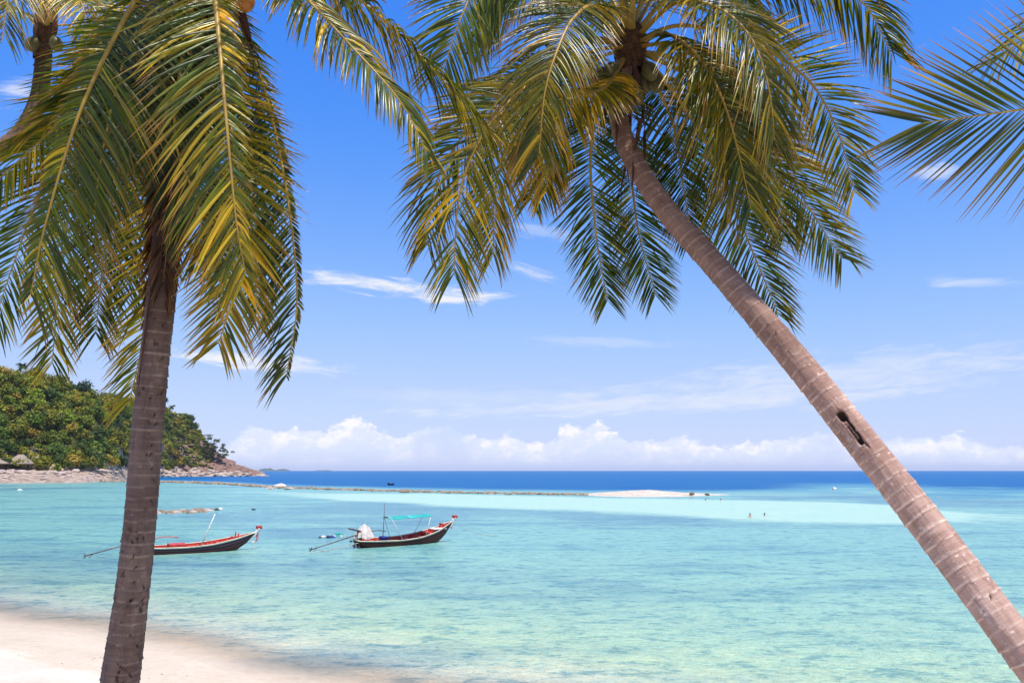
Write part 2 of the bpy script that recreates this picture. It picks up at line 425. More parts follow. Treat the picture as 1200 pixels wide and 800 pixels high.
def add_crown_bits(palm, origin, c, axis, r, nuts=(), spathes=(), strips=0, seed=0, hk=1.0):
    rg = np.random.default_rng(seed); c = np.asarray(c); axis = np.asarray(axis)/np.linalg.norm(axis)
    # fibrous sheath: rough bulging sleeve round the petiole bases
    m, n = 26, 40
    h = np.linspace(-0.45, 0.45, m)*hk; a = np.linspace(0, 2*math.pi, n, endpoint=False)
    e1 = np.cross(axis, [0, 1, 0.1]); e1 /= np.linalg.norm(e1); e2 = np.cross(axis, e1)
    H, A = np.meshgrid(h, a, indexing='ij')
    rr = r*np.interp(H/hk, [-.45, -.2, 0.05, .3, .45], [0.95, 1.25, 1.55, 1.15, 0.45]) * (0.8 + 0.5*fbm(np.cos(A)*3, np.sin(A)*3, H*6, seed, 4))
    V = c + H[...,None]*axis + rr[...,None]*(np.cos(A)[...,None]*e1 + np.sin(A)[...,None]*e2)
    mk('leaf_sheath', V.reshape(-1,3), grid_quads(m, n, True), mat=SHEATH, parent=palm, origin=origin)
    for p, rad, mt, ax in nuts:
        p = np.asarray(p); u = np.linspace(0, 1, 16)
        ax = np.asarray(ax, float)/np.linalg.norm(ax)
        prof = rad*np.sqrt(np.clip(1-(2*u-1)**2, 0, 1))*(1.0-0.15*u)
        mb = MB(); mb.tube(p[None,:] + (u-0.5)[:,None]*2.35*rad*ax, np.maximum(prof, 0.004), 18)
        mb.tube(np.array([p - ax*1.05*rad, p - ax*1.45*rad]), [0.35*rad, 0.16*rad], 8)
        mb.build('coconut', mt, palm, True, origin)
    for p0, p1, wd in spathes:
        pth = spline([p0, (np.asarray(p0)+np.asarray(p1))/2 + np.array([0, 0, 0.05]), p1], 18)
        u = np.linspace(0, 1, 18)
        mb = MB(); mb.tube(pth, wd*np.interp(u, [0, .12, .5, .85, 1], [.25, .55, 1, .5, .03]), 10)
        mb.build('flower_spathe', SPATHE, palm, True, origin)
    if strips:
        VV, QQ = [], []; b = 0
        for i in range(strips):
            a0 = rg.uniform(0, 2*math.pi); top = c - axis*rg.uniform(0.0, 1.15)
            start = top + r*rg.uniform(0.95, 1.2)*(math.cos(a0)*e1 + math.sin(a0)*e2)
            ln = rg.uniform(0.3, 0.9); w = rg.uniform(0.008, 0.03)
            out = (math.cos(a0)*e1 + math.sin(a0)*e2)
            side = np.cross(out, [0, 0, 1]); side /= np.linalg.norm(side)
            k = np.linspace(0, 1, 7)
            ctr = start + k[:,None]*np.array([0, 0, -ln]) + out*(0.05*np.sin(k*5+i)*k)[:,None] + side*(rg.normal(0, .06)*k)[:,None]
            ww = (w*(1-0.8*k))[:,None]*side
            V = np.stack([ctr-ww, ctr+ww], 1).reshape(-1,3)
            VV.append(V); QQ.append(grid_quads(7, 2)+b); b += 14
        mk('fibre_strips', np.vstack(VV), np.vstack(QQ), mat=SHEATH, parent=palm, origin=origin)

def radial_frond(c, az, el, length, droop):
    """generic frond leaving the crown at azimuth az / elevation el (deg) and arching down"""
    u = np.linspace(0, 1, 7); e = R(el) - droop*u**1.2
    st = np.stack([np.cos(e)*math.cos(R(az)), np.cos(e)*math.sin(R(az)), np.sin(e)], 1)*length/6
    return np.vstack([c, c + np.cumsum(st[:-1], 0)])

def PX(D, lst): return np.array([P(x, y, D + d) for x, y, d in lst])

def sand_z(x, y):
    """beach profile: height of the sand above the water line"""
    x = np.asarray(x, float); y = np.asarray(y, float)
    yw = np.interp(x, [-400, -60, -20, -10, -4.6, 0, 8, 20, 60, 400], [260, 60, 33.2, 26.6, 22.7, 19.4, 15.4, 11.0, 1, -80])
    yw = yw + 0.35*np.sin(x*0.42+1.0) + 0.2*np.sin(x*1.13)
    s = (yw - y)*0.84
    sp = np.clip(s, 0, 19)
    up = 0.105*sp + 0.0062*sp*sp + 0.05*np.clip(s-19, 0, 60)
    dn = -1.6*(1-np.exp(-np.clip(-s, 0, None)*0.055))
    return np.where(s > 0, up, dn)

# ---- the straight palm at the left
Dl = 7.0
tl = PX(0, [(106, 1010, 6.55), (123, 905, 6.6), (141, 795, 6.65), (155, 690, 6.68), (165, 600, 6.7), (172, 510, 6.75), (181, 420, 6.8), (190, 340, 6.85), (200, 240, 6.9), (212, 120, 6.95), (225, 10, 7.0), (234, -45, 7.0)])
base = tl[0].copy(); base[2] = float(sand_z(base[0], base[1]))
tl[0] = base + np.array([0, 0, -0.05])
palm1 = empty('coconut_palm', base, 'upright palm on the left with a dark pitted trunk and long fronds hanging round it', 'palm tree', 'coconut palms leaning over the beach')
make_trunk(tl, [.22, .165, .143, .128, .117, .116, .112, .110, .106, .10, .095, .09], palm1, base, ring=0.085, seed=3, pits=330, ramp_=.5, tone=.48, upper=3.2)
c1 = P(236, -50, Dl)
LF = [
 # pts, kwargs
 ([(236,-50,0),(192,-48,-.4),(150,15,-.9),(95,128,-1.25),(54,260,-1.3),(36,345,-1.2)], dict(L=.86, face=.9, age=.30, hang=.42, sides=(1,.26), facesign=1, pet=.06)),
 ([(240,-50,0),(247,-48,-.6),(256,40,-1.2),(266,150,-1.5),(277,260,-1.55),(288,320,-1.5)], dict(L=.82, face=.95, age=.52, hang=.55, facesign=1, pet=.065, sides=(.30, .95))),
 ([(240,-50,0),(278,20,.05),(314,120,.1),(338,240,.1),(348,350,.0),(336,440,0)], dict(L=.72, face=.9, age=.25, hang=.5, sides=(.14,.95), facesign=1)),
 ([(240,-50,0),(300,-60,-.2),(380,-28,-.5),(455,28,-.7),(525,100,-.9),(574,154,-1.0)], dict(L=.60, face=.25, age=.42, hang=1.7)),
 ([(240,-50,0),(300,-52,-.6),(352,-8,-1.0),(412,55,-1.2),(468,118,-1.3),(500,178,-1.3)], dict(L=.48, face=.25, age=.5, hang=1.7)),
 ([(236,-45,0),(150,40,.4),(95,160,.7),(76,285,.6),(67,360,.5),(61,425,.4)], dict(L=.60, face=.95, age=.45, hang=.30)),
 ([(236,-50,0),(150,20,.6),(92,135,.9),(42,240,.9),(12,320,.8),(-6,375,.7)], dict(L=.68, face=.9, age=.25, hang=.35)),
 ([(236,-50,0),(175,5,.3),(118,85,.2),(62,150,.1),(-15,222,0)], dict(L=.50, face=.3, age=.45, hang=1.2)),
 ([(228,-20,.2),(208,120,.8),(184,280,.75),(170,385,.6),(152,470,.5)], dict(L=.62, face=1.0, age=.58, hang=.25, sides=(.3,1), facesign=1)),
 ([(240,-45,0),(262,100,-.2),(281,215,-.5),(277,290,-.55),(265,370,-.55),(256,402,-.5)], dict(L=.62, face=1.0, age=.66, hang=.22)),
 ([(240,-50,0),(272,60,.5),(294,180,.6),(300,290,.5),(300,375,.4)], dict(sides=(.6,1), L=.50, face=.8, age=.30, hang=.45)),
 ([(236,-50,0),(180,60,.6),(142,180,.85),(122,300,.8),(112,390,.7)], dict(L=.66, face=.8, age=.32, hang=.4)),
 ([(236,-50,0),(215,60,-.5),(205,160,-.75),(232,240,-.7),(238,300,-.6)], dict(L=.60, face=.7, age=.20, hang=.5)),
 ([(236,-50,0),(195,-10,-.2),(150,60,-.4),(122,170,-.5),(110,250,-.5)], dict(L=.60, face=.8, age=.22, hang=.6, sides=(1,.7), facesign=1)),
 ([(240,-50,0),(262,20,.8),(272,150,1.1),(268,260,1.0),(262,330,.9)], dict(L=.6, face=.8, age=.28, hang=.4)),
 ([(238,-50,0),(215,40,1.0),(178,170,1.3),(160,280,1.2),(150,350,1.1)], dict(L=.6, face=.8, age=.3, hang=.4)),
]
LF += [
 ([(230,-20,0),(216,50,-.15),(207,150,-.24),(198,260,-.26),(190,350,-.24)], dict(L=.34, face=.8, age=.5, hang=1.4, dead=True, label='dead brown frond hanging flat against the trunk')),
 ([(226,-10,0),(205,70,.1),(193,170,.05),(184,280,0),(176,372,0)], dict(L=.30, face=.6, age=.6, hang=1.4, dead=True, label='dead brown frond hanging flat against the trunk')),
 ([(234,-20,0),(228,60,-.1),(222,160,-.16),(212,250,-.16)], dict(L=.30, face=.6, age=.7, hang=1.6, dead=True, label='dead brown frond hanging flat against the trunk')),
]
for i, (pts, kw) in enumerate(LF):
    make_frond(PX(Dl, pts), palm1, base, seed=i, **kw)
for i, (az, el, ln, dr) in enumerate([(20, 62, 3.4, 1.5), (110, 55, 3.6, 1.6), (200, 60, 3.4, 1.5), (290, 66, 3.2, 1.3), (340, 45, 3.6, 1.7), (70, 78, 2.8, 0.7), (165, 40, 3.6, 1.7), (235, 50, 3.5, 1.5), (262, 48, 3.4, 1.35), (278, 38, 3.2, 1.1), (310, 50, 3.3, 1.4), (295, 72, 3.0, 1.1), (250, 75, 3.0, 1.0)]):
    make_frond(radial_frond(c1 + np.array([0, 0, .1]), az, el, ln, dr), palm1, base, seed=40+i, L=.75, face=0, age=.3, hang=.7, n=80)
add_crown_bits(palm1, base, c1 + np.array([0, 0, -.05]), (0.1, 0, 1), 0.12,
    nuts=[(P(284, -2, 6.75), .105, NUT, (.5, 0, -1)), (P(300, -30, 6.9), .1, NUTG, (.6, .2, -1)), (P(262, -20, 6.7), .1, NUT, (.2, -.3, -1)), (P(180, -25, 6.8), .1, NUTG, (-.5, 0, -1))],
    spathes=[(P(262, -35, 6.95), P(297, 62, 6.95), .04), (P(182, 300, 6.75), P(160, 470, 6.64), .009), (P(205, 120, 6.85), P(186, 330, 6.7), .012)], strips=90, seed=5)

# ---- the far palm in the top left corner
Df = 12.0
tf = PX(0, [(-560, 900, 11.2), (-520, 760, 11.3), (-400, 560, 11.5), (-220, 340, 11.7), (-60, 222, 11.85), (-6, 180, 11.9), (26, 155, 11.95), (45, 116, 12), (51, 70, 12), (53, 30, 12)])
base = tf[0].copy(); base[2] = float(sand_z(base[0], base[1])); tf[0] = base + np.array([0, 0, -.05])
palm2 = empty('coconut_palm', base, 'smaller curved palm farther back in the top left corner, half hidden by the nearer fronds', 'palm tree', 'coconut palms leaning over the beach')
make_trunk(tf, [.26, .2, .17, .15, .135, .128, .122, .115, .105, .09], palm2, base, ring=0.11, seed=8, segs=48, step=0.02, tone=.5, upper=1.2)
c2 = P(53, 34, Df)
for i, (pts, kw) in enumerate([
 ([(53,34,0),(80,0,-.4),(118,5,-.8),(148,42,-1),(164,98,-1.1)], dict(L=.8, face=.3, age=.55, hang=1.0)),
 ([(53,34,0),(30,-5,-.6),(-5,-5,-1),(-45,40,-1.2),(-70,120,-1.2)], dict(L=.8, face=.3, age=.4, hang=1.0)),
 ([(53,34,0),(62,-20,.2),(95,-70,.3),(150,-90,.3),(210,-60,.2)], dict(L=.8, face=.4, age=.35, hang=.8)),
 ([(53,34,0),(44,-10,-.8),(30,-30,-1.6),(12,-10,-2.2),(2,50,-2.4)], dict(L=.75, face=.5, age=.55, hang=.9)),
 ([(53,34,0),(66,0,-.8),(80,-15,-1.5),(96,5,-2.0),(108,60,-2.1)], dict(L=.6, face=.4, age=.6, hang=.8)),
 ([(53,34,0),(80,30,.3),(105,50,.5),(122,90,.5),(126,140,.4)], dict(L=.55, face=.6, age=.6, hang=.5)),
 ([(53,34,0),(20,10,.6),(-20,0,.9),(-70,30,1),(-110,90,1)], dict(L=.75, face=.3, age=.3, hang=1)),
 ([(53,34,0),(52,-60,.3),(40,-130,.4),(-10,-170,.4),(-70,-160,.3)], dict(L=.75, face=.4, age=.3, hang=.7)),
]):
    make_frond(PX(Df, pts), palm2, base, seed=70+i, n=80, **kw)
add_crown_bits(palm2, base, c2, (0.05, 0, 1), 0.10, nuts=[(P(66, 52, 11.8), .095, NUTG, (.4, 0, -1)), (P(38, 52, 11.8), .095, NUTG, (-.4, 0, -1))], seed=6)

# ---- the leaning palm at the right
Dr = 9.0
tr_ = PX(0, [(1455, 1190, 5.75), (1418, 1080, 5.82), (1330, 935, 6.05), (1200, 764, 6.4), (1100, 632, 6.9), (1000, 505, 7.4), (925, 413, 7.8), (850, 325, 8.2), (790, 258, 8.5), (754, 208, 8.7), (732, 165, 8.85), (724, 125, 8.95), (731, 78, 9.0), (737, 50, 9.0)])
base = tr_[0].copy(); base[2] = float(sand_z(base[0], base[1])); tr_[0] = base + np.array([0, 0, -.05])
palm3 = empty('coconut_palm', base, 'ringed pale palm trunk leaning diagonally from the lower right up to the middle crown', 'palm tree', 'coconut palms leaning over the beach')
tr3 = make_trunk(tr_, [.25, .18, .153, .143, .141, .138, .130, .118, .112, .106, .10, .095, .095, .09], palm3, base, ring=0.118, seed=21, pits=10, hole=(P(1001, 503, 7.4), 0.30, 0.052), upper=4.4, upk=.66, ramp_=.62, tone=1.36)  # upper and upk paint the crown's shade into the bark colour
c3 = P(738, 52, Dr)
RF = [
 ([(736,50,0),(690,10,-.2),(620,-35,-.5),(565,-20,-.8),(540,22,-1.0),(520,80,-1.05)], dict(L=.86, face=1.0, age=.35, hang=.6, facesign=1)),
 ([(736,48,0),(700,8,-.8),(672,22,-1.3),(652,62,-1.6),(638,112,-1.7),(632,180,-1.7)], dict(L=.86, face=.65, age=.50, hang=.8, sides=(.72, 1))),
 ([(734,55,0),(690,45,-.1),(640,66,-.2),(590,110,-.3),(548,152,-.4),(512,212,-.45),(500,285,-.4)], dict(L=.80, face=.55, age=.40, hang=.75)),
 ([(734,55,0),(695,60,-.5),(640,85,-.9),(588,128,-1.2),(552,185,-1.4),(536,245,-1.4),(532,322,-1.3)], dict(L=.80, face=.7, age=.52, hang=.6)),
 ([(734,52,0),(680,52,-.3),(630,90,-.5),(600,150,-.7),(580,225,-.8),(578,298,-.75)], dict(L=.72, face=.5, age=.60, hang=.75)),
 ([(734,70,0),(712,95,.3),(697,140,.6),(692,200,.75),(700,285,.7),(712,352,.6)], dict(L=.64, face=1.0, age=.18, hang=.22)),
 ([(738,75,0),(740,110,.5),(738,180,.9),(748,270,.9),(768,345,.8)], dict(L=.64, face=1.0, age=.14, hang=.22)),
 ([(742,62,0),(775,90,.1),(818,150,.2),(852,222,.2),(882,295,.1),(912,368,0)], dict(L=.70, face=.95, age=.30, hang=.40)),
 ([(742,58,0),(800,85,.2),(862,130,.3),(915,190,.3),(952,250,.25),(986,302,.2)], dict(L=.72, face=.9, age=.40, hang=.45)),
 ([(742,50,0),(800,30,-.1),(880,50,-.2),(945,92,-.3),(980,150,-.35),(1002,225,-.35)], dict(L=.62, face=.95, age=.48, hang=.30)),
 ([(740,45,0),(800,-20,-.2),(880,-45,-.4),(960,-30,-.5),(1015,8,-.55),(1046,66,-.55)], dict(L=.80, face=.35, age=.32, hang=.95)),
 ([(742,48,0),(790,5,-.6),(838,8,-1.0),(878,42,-1.2),(900,100,-1.3),(908,165,-1.25)], dict(L=.84, face=.35, age=.50, hang=1.0)),
 ([(742,52,0),(782,40,-.5),(822,72,-.9),(850,125,-1.1),(868,190,-1.15),(880,245,-1.1)], dict(L=.80, face=.5, age=.42, hang=.8)),
 ([(742,62,0),(765,92,.4),(790,150,.7),(800,215,.75),(810,275,.7)], dict(L=.64, face=.9, age=.18, hang=.35)),
 ([(742,60,0),(790,70,.1),(842,112,.15),(884,165,.2),(908,222,.2),(918,275,.15)], dict(L=.70, face=.95, age=.34, hang=.45)),
 ([(742,55,0),(792,52,-.5),(838,74,-.8),(860,130,-.95),(864,205,-1)], dict(L=.88, face=.3, age=.55, hang=1.7)),
 ([(734,58,0),(700,70,.5),(660,110,.8),(632,170,.9),(622,235,.85)], dict(L=.66, face=.7, age=.30, hang=.6)),
 ([(734,62,0),(712,100,-.5),(672,120,-.8),(648,170,-.9),(640,225,-.85)], dict(L=.62, face=.5, age=.62, hang=.8)),
 ([(738,50,0),(760,-10,.5),(800,-40,.9),(850,-30,1.2),(890,20,1.3)], dict(L=.75, face=.3, age=.25, hang=.8)),
 ([(734,50,0),(690,-10,.5),(640,-30,.8),(590,0,1.0),(560,50,1.0)], dict(L=.75, face=.3, age=.25, hang=.8)),
 ([(737,45,0),(728,0,-.4),(712,-60,-.7),(690,-110,-.8)], dict(L=.7, face=.3, age=.2, hang=.5, t0=.35, pet=.085)),
 ([(739,45,0),(742,0,-.5),(750,-60,-.8),(765,-120,-.9)], dict(L=.7, face=.3, age=.2, hang=.5, t0=.35, pet=.09)),
 ([(737,45,0),(718,0,.2),(670,-70,.4),(600,-120,.5),(520,-120,.4),(440,-70,.3),(405,5,.2)], dict(L=.75, face=.3, age=.3, hang=.9)),
 ([(739,45,0),(775,-20,.2),(830,-90,.4),(910,-120,.5),(1000,-100,.4)], dict(L=.75, face=.3, age=.3, hang=.8)),
]
for i, (pts, kw) in enumerate(RF):
    make_frond(PX(Dr, pts), palm3, base, seed=120+i, **({'pet': .065} | kw))
for i, (az, el, ln, dr) in enumerate([(250, 62, 3.2, 1.2), (280, 70, 3.0, 1.0), (310, 60, 3.3, 1.3), (345, 66, 3.2, 1.3), (20, 60, 3.2, 1.4), (215, 70, 3.0, 1.2), (90, 60, 3.2, 1.4), (300, 80, 2.8, .8)]):
    make_frond(radial_frond(c3 + np.array([0, 0, .1]), az, el, ln, dr), palm3, base, seed=160+i, L=.8, face=0, age=.3, hang=.7, n=80)
add_crown_bits(palm3, base, c3 + np.array([0, 0, -.02]), (-0.05, 0, 1), 0.12,
    nuts=[(P(711, 112, 8.8), .10, NUTG, (-.3, -.2, -1)), (P(746, 112, 8.8), .10, NUTG, (.2, -.3, -1)), (P(733, 122, 8.72), .095, NUTG, (0, -.4, -1)), (P(762, 84, 8.85), .09, NUTG, (.6, 0, -1)), (P(716, 84, 8.75), .09, NUTG, (-.4, -.3, -1)), (P(754, 98, 9.15), .095, NUTG, (.3, .3, -1)), (P(700, 92, 8.8), .095, NUTG, (-.5, 0, -1)), (P(722, 100, 8.75), .09, NUTG, (-.1, -.3, -1)), (P(768, 98, 9.1), .09, NUTG, (.4, .1, -1))],
    spathes=[(P(742, 72, 8.85), P(752, 128, 8.8), .05), (P(722, 75, 8.8), P(706, 150, 8.75), .035), (P(728, 80, 8.7), P(722, 172, 8.7), .03), (P(690, 55, 8.9), P(662, 26, 8.9), .02)], strips=14, seed=9, hk=.62)

# ---- the palm outside the right edge whose frond reaches in
Dp = 5.0
to = PX(0, [(1900, 1300, 5.6), (1850, 1000, 5.6), (1780, 600, 5.55), (1700, 250, 5.5), (1650, 40, 5.5)])
base = to[0].copy(); base[2] = float(sand_z(base[0], base[1])); to[0] = base + np.array([0, 0, -.05])
palm4 = empty('coconut_palm', base, 'palm beyond the right edge, one flat stiff frond reaching into the sky', 'palm tree', 'coconut palms leaning over the beach')
make_trunk(to, [.26, .17, .15, .13, .10], palm4, base, ring=0.12, seed=31, segs=48, step=0.02)
c4 = P(1645, 25, 5.5)
make_frond(np.array([P(1645, 25, 5.5), P(1540, 50, 5.3), P(1420, 85, 5.1), P(1300, 112, 5.0), P(1200, 128, 4.95), P(1120, 139, 4.92), P(1082, 144, 4.9)]), palm4, base, seed=201, L=.92, face=1.0, age=.36, stiff=.4, hang=.03, vee=.05, W=.0195, n=100, tipb=.8, ang=(92, 17))
for i, (az, el, ln, dr) in enumerate([(0, 40, 3.2, 1.6), (60, 35, 3.2, 1.7), (120, 50, 3.0, 1.5), (240, 60, 2.8, 1.2), (300, 30, 3.2, 1.7)]):
    make_frond(radial_frond(c4, az, el, ln, dr), palm4, base, seed=220+i, L=.7, face=0, age=.3, hang=.7, n=70)
add_crown_bits(palm4, base, c4, (0, 0, 1), 0.11, seed=12)
# ------------------------------------------------------------------ sand: beach and seabed, one sheet
def mat_sand():
    m, b, nt = new_mat('coral_sand', 0.9, 0.2)
    co = objco()
    z = E(nt.nodes.new('ShaderNodeSeparateXYZ').outputs[2]); nt.links.new(co, z.s.node.inputs[0])
    edge = noise(mapping(co, (.5, .5, 0)), 1.0, 4, .55)
    big = noise(co, .6, 4, .6); mid = noise(co, 5, 5, .65); grain = noise(co, 60, 3, .7)
    dry = cmix(ss(.3, .7, big*.5 + mid*.5), (.535, .465, .36), (.655, .585, .475))
    dry = cmix(ss(.56, .72, grain) * .45, dry, (.55, .44, .36))
    wet = cmix(ss(.35, .65, mid*.6 + big*.4), (.58, .45, .30), (.68, .55, .385))
    wl = z + (edge - .5)*.30
    wetf = 1.0 - ss(.48, .60, wl)
    c = cmix(wetf, dry, wet)
    # drift line of broken coral and shell bits
    nt.links.new(c, b.inputs['Base Color'])
    nt.links.new((.9 - wetf*.5).s, b.inputs['Roughness'])
    nt.links.new(bump(big*.3 + mid*.5 + grain*.15, .5, .05), b.inputs['Normal'])
    return m
xs = np.concatenate([np.linspace(-700, -60, 18)[:-1], np.linspace(-60, -32, 60)[:-1], np.linspace(-32, 12, 260)[:-1], np.linspace(12, 60, 60)[:-1], np.linspace(60, 700, 18)])
ys = np.concatenate([np.linspace(-400, -10, 16)[:-1], np.linspace(-10, 8, 40)[:-1], np.linspace(8, 42, 230)[:-1], np.linspace(42, 120, 50)])
X, Y = np.meshgrid(xs, ys)
Z = sand_z(X, Y)
dryk = sstep(.45, 1.1, Z)
Z = Z + dryk*(0.16*(fbm(X*.9, Y*.9, seed=4)-.5) + 0.14*(fbm(X*3.1, Y*3.1, seed=9, octv=3)-.5)) + 0.02*(fbm(X*.5, Y*.5, seed=14)-.5)
tag(mk('sand', np.stack([X, Y, Z], -1).reshape(-1, 3), grid_quads(len(ys), len(xs)), mat=mat_sand()), kind='structure')

# ------------------------------------------------------------------ sea
def pxof(x, y):
    """photograph column of a point on the water plane, and its rows below the horizon"""
    d = np.stack([x, y, np.full_like(x, -5.5)], -1)
    zc = d @ FWD
    return 600 + F*(d @ RGT)/zc, 400 - F*(d @ UPV)/zc

# offshore features as world points (columns are where they were measured in the photograph)
REEF = np.array([G(x, y) for x, y in [(-260, 560.5), (-60, 562.5), (60, 564), (150, 564.3), (200, 565), (260, 567), (318, 571.0), (400, 573.6), (500, 576.4), (600, 578.2), (690, 579.6)]])
REEF_R = np.hypot(REEF[:,0], REEF[:,1]); REEF_A = np.arctan2(REEF[:,0], REEF[:,1])

def sea_fields(x, y):
    r = np.hypot(x, y); az = np.arctan2(x, y)
    n1 = fbm(x*.05, y*.05, seed=31); n2 = fbm(x*.013+7, y*.013, seed=35); n3 = fbm(x*.16, y*.11, seed=36)
    depth = np.clip(-sand_z(x, y), 0, None)*1.0
    # lagoon with weed patches
    depth = depth + .5*sstep(40, 95, r)*(.4+n1) 
    # pale sand bank in front of the reef
    A = lambda px: math.atan((px-600)/F/ math.cos(PITCH)*1.0)
    azp = np.array([A(p) for p in (250, 330, 400, 520, 700, 850, 960, 1050, 1130, 1200, 1400)])
    rows_lo = np.array([574, 577, 584, 591, 598, 606, 607, 606, 604, 602, 600.])       # near edge of the bank
    rows_hi = np.array([573, 575, 577, 578, 582, 584, 585, 589, 594, 595, 596.])       # far edge
    # reef and bank edges expressed as distances over the water plane
    r_lo = np.interp(az, azp, 5.5*F/(rows_lo-551)*1.0) * (1 + .10*(n1-.5) + .06*(n3-.5))
    r_hi = np.interp(az, azp, 5.5*F/(rows_hi-551)*1.0) * (1 + .08*(n1-.5))
    bank = sstep(-.06, .05, (r - r_lo)/r_lo) * (1 - sstep(-.03, .05, (r - r_hi)/r_hi)) * sstep(A(240), A(430), az)
    bank = bank*(1 - .85*sstep(A(1050), A(1100), az)*(1-sstep(.3,.62,n3)))
    # drop-off: behind the reef on the left, behind the bar on the right
    r_drop = np.interp(az, np.concatenate([REEF_A, [A(830), A(900), A(1000), A(1100), A(1200), A(1500)]]), np.concatenate([REEF_R*1.02, [205, 215, 215, 175, 165, 160]]))
    deep = sstep(0.0, .30, (r - r_drop)/r_drop + .10*(n1-.5))
    band = sstep(A(870), A(1000), az)
    deep = np.clip(deep*(1-band) + band*(sstep(-.15, 1.15, (r-r_drop)/r_drop + .7*(n1-.5)+.5*(n3-.5))), 0, 1)
    patch = sstep(.50, .64, n2*.55 + n1*.45)*sstep(28, 60, r)*(1-deep)*(1-bank)
    return depth, bank, deep, patch, n1, n3

lagoon = [(0.0, srgb(224,206,176)), (0.22, srgb(208,202,176)), (0.45, srgb(192,206,184)), (0.75, srgb(174,206,190)), (1.1, srgb(160,202,194)), (1.6, srgb(146,198,198)), (2.2, srgb(130,190,198))]
rr = np.concatenate([7.0*1.0165**np.arange(0, 520)]); rr = rr[rr < 22000]
a_in = np.linspace(R(-36), R(36), 340); a_out = np.linspace(R(36), R(324), 60)[1:-1]
aa = np.concatenate([a_in, a_out])
AA, RR_ = np.meshgrid(aa, rr)
X = RR_*np.sin(AA); Y = RR_*np.cos(AA)
depth, bank, deep, patch, n1, n3 = sea_fields(X, Y)
dk = np.array([d for d, _ in lagoon])*.72; ck = np.array([c for _, c in lagoon])
Cw = np.stack([np.interp(depth, dk, ck[:,k]) for k in range(3)], -1)
mixc = lambda C, f, c: C*(1-f[...,None]) + np.array(c)*f[...,None]
Cw = mixc(Cw, patch*.6, srgb(80,140,176))
Cw = mixc(Cw, bank*.92, srgb(184,226,222))
mid = sstep(.05, .45, deep)*(1-sstep(.5, .9, deep))
Cw = mixc(Cw, deep, srgb(0,100,170))
Cw = mixc(Cw, mid*.35, srgb(76,160,192))
alpha = np.clip(sstep(-.01, .34, depth)*.93 + .06, 0, 1)
alpha = np.where(RR_ > 60, 1.0, alpha)
ok = sand_z(X, Y) < .35
keep = ok[:-1] | ok[1:]; keep = keep | np.roll(keep, -1, axis=1)
q = grid_quads(len(rr), len(aa), True).reshape(len(rr)-1, len(aa), 4)[keep].reshape(-1, 4)
Cw = Cw*(np.array([1.03, .98, 1.0]) - np.array([0, 0, .24])*sstep(.08, .6, depth)[...,None]*1.06)*(1-deep[...,None]) + Cw*np.array([1, 1.02, .86])*deep[...,None]
Cw = Cw*.86
Ccol = np.concatenate([Cw, alpha[...,None]], -1).reshape(-1, 4)
lv = np.stack([deep, bank], -1)
Zw = 0.012*np.sin(X*1.7 + Y*2.6)*np.exp(-RR_/60)
def mat_sea():
    m, b, nt = new_mat('sea_water', 0.09, 0.5)
    b.inputs['IOR'].default_value = 1.333
    co = objco(); at = attr('seacol')
    dp = E(attr('deep').outputs['Fac']); bk = E(attr('bank').outputs['Fac'])
    # wind ripples run along the shore, several sizes
    w1 = noise(mapping(co, (.62, 1.0, 1)), 1.0, 6, .66, .4)
    w2 = noise(mapping(co, (2.1, 3.6, 1), rot=(0, 0, .18)), 1.0, 5, .68, .5)
    w3 = noise(mapping(co, (.10, .30, 1), rot=(0, 0, -.1)), 1.0, 5, .6, .3)
    w4 = noise(mapping(co, (.018, .075, 1), rot=(0, 0, .05)), 1.0, 6, .62, .3)
    c = at.outputs['Color']
    weed = ss(.49, .60, w3*.5 + w4*.5)
    c = cmix(weed*.75*(1.0-bk*.9), c, cmix(1.0, c, (.44, .62, .80), 'MULTIPLY'))
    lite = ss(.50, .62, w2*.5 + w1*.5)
    c = cmix(lite*.75, c, cmix(1.0, c, (1.34, 1.16, 1.04), 'MULTIPLY'))  # ripple light painted into the base colour
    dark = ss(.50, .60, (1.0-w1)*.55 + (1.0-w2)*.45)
    c = cmix(dark*.95*(1.0-bk*.8), c, cmix(1.0, c, (.38, .58, .74), 'MULTIPLY'))  # ripple shade and weed mottle painted into the base colour
    nt.links.new(c, b.inputs['Base Color'])
    nt.links.new(at.outputs['Alpha'], b.inputs['Alpha'])
    nt.links.new((0.22 + dp*.12).s, b.inputs['Roughness'])
    nt.links.new((0.30 - dp*.24).s, b.inputs['Specular IOR Level'])
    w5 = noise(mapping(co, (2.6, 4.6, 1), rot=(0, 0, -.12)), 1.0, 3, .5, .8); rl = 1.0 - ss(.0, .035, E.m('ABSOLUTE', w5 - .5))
    c = cmix(rl*.35*(1.0-dp), c, cmix(1.0, c, (1.30, 1.18, 1.05), 'MULTIPLY')); nt.links.new(c, b.inputs['Base Color'])  # thin ripple glints painted as brighter lines in the water colour
    h = w1*.55 + rl*.10 + w2*.22 + w3*.9
    nt.links.new(bump(h, .8, .35), b.inputs['Normal'])
    return m
SEA = mat_sea()
tag(mk('sea', np.stack([X, Y, Zw], -1).reshape(-1, 3), q, attrs={'seacol': Ccol, 'deep': deep.ravel(), 'bank': bank.ravel()}, mat=SEA), kind='structure')

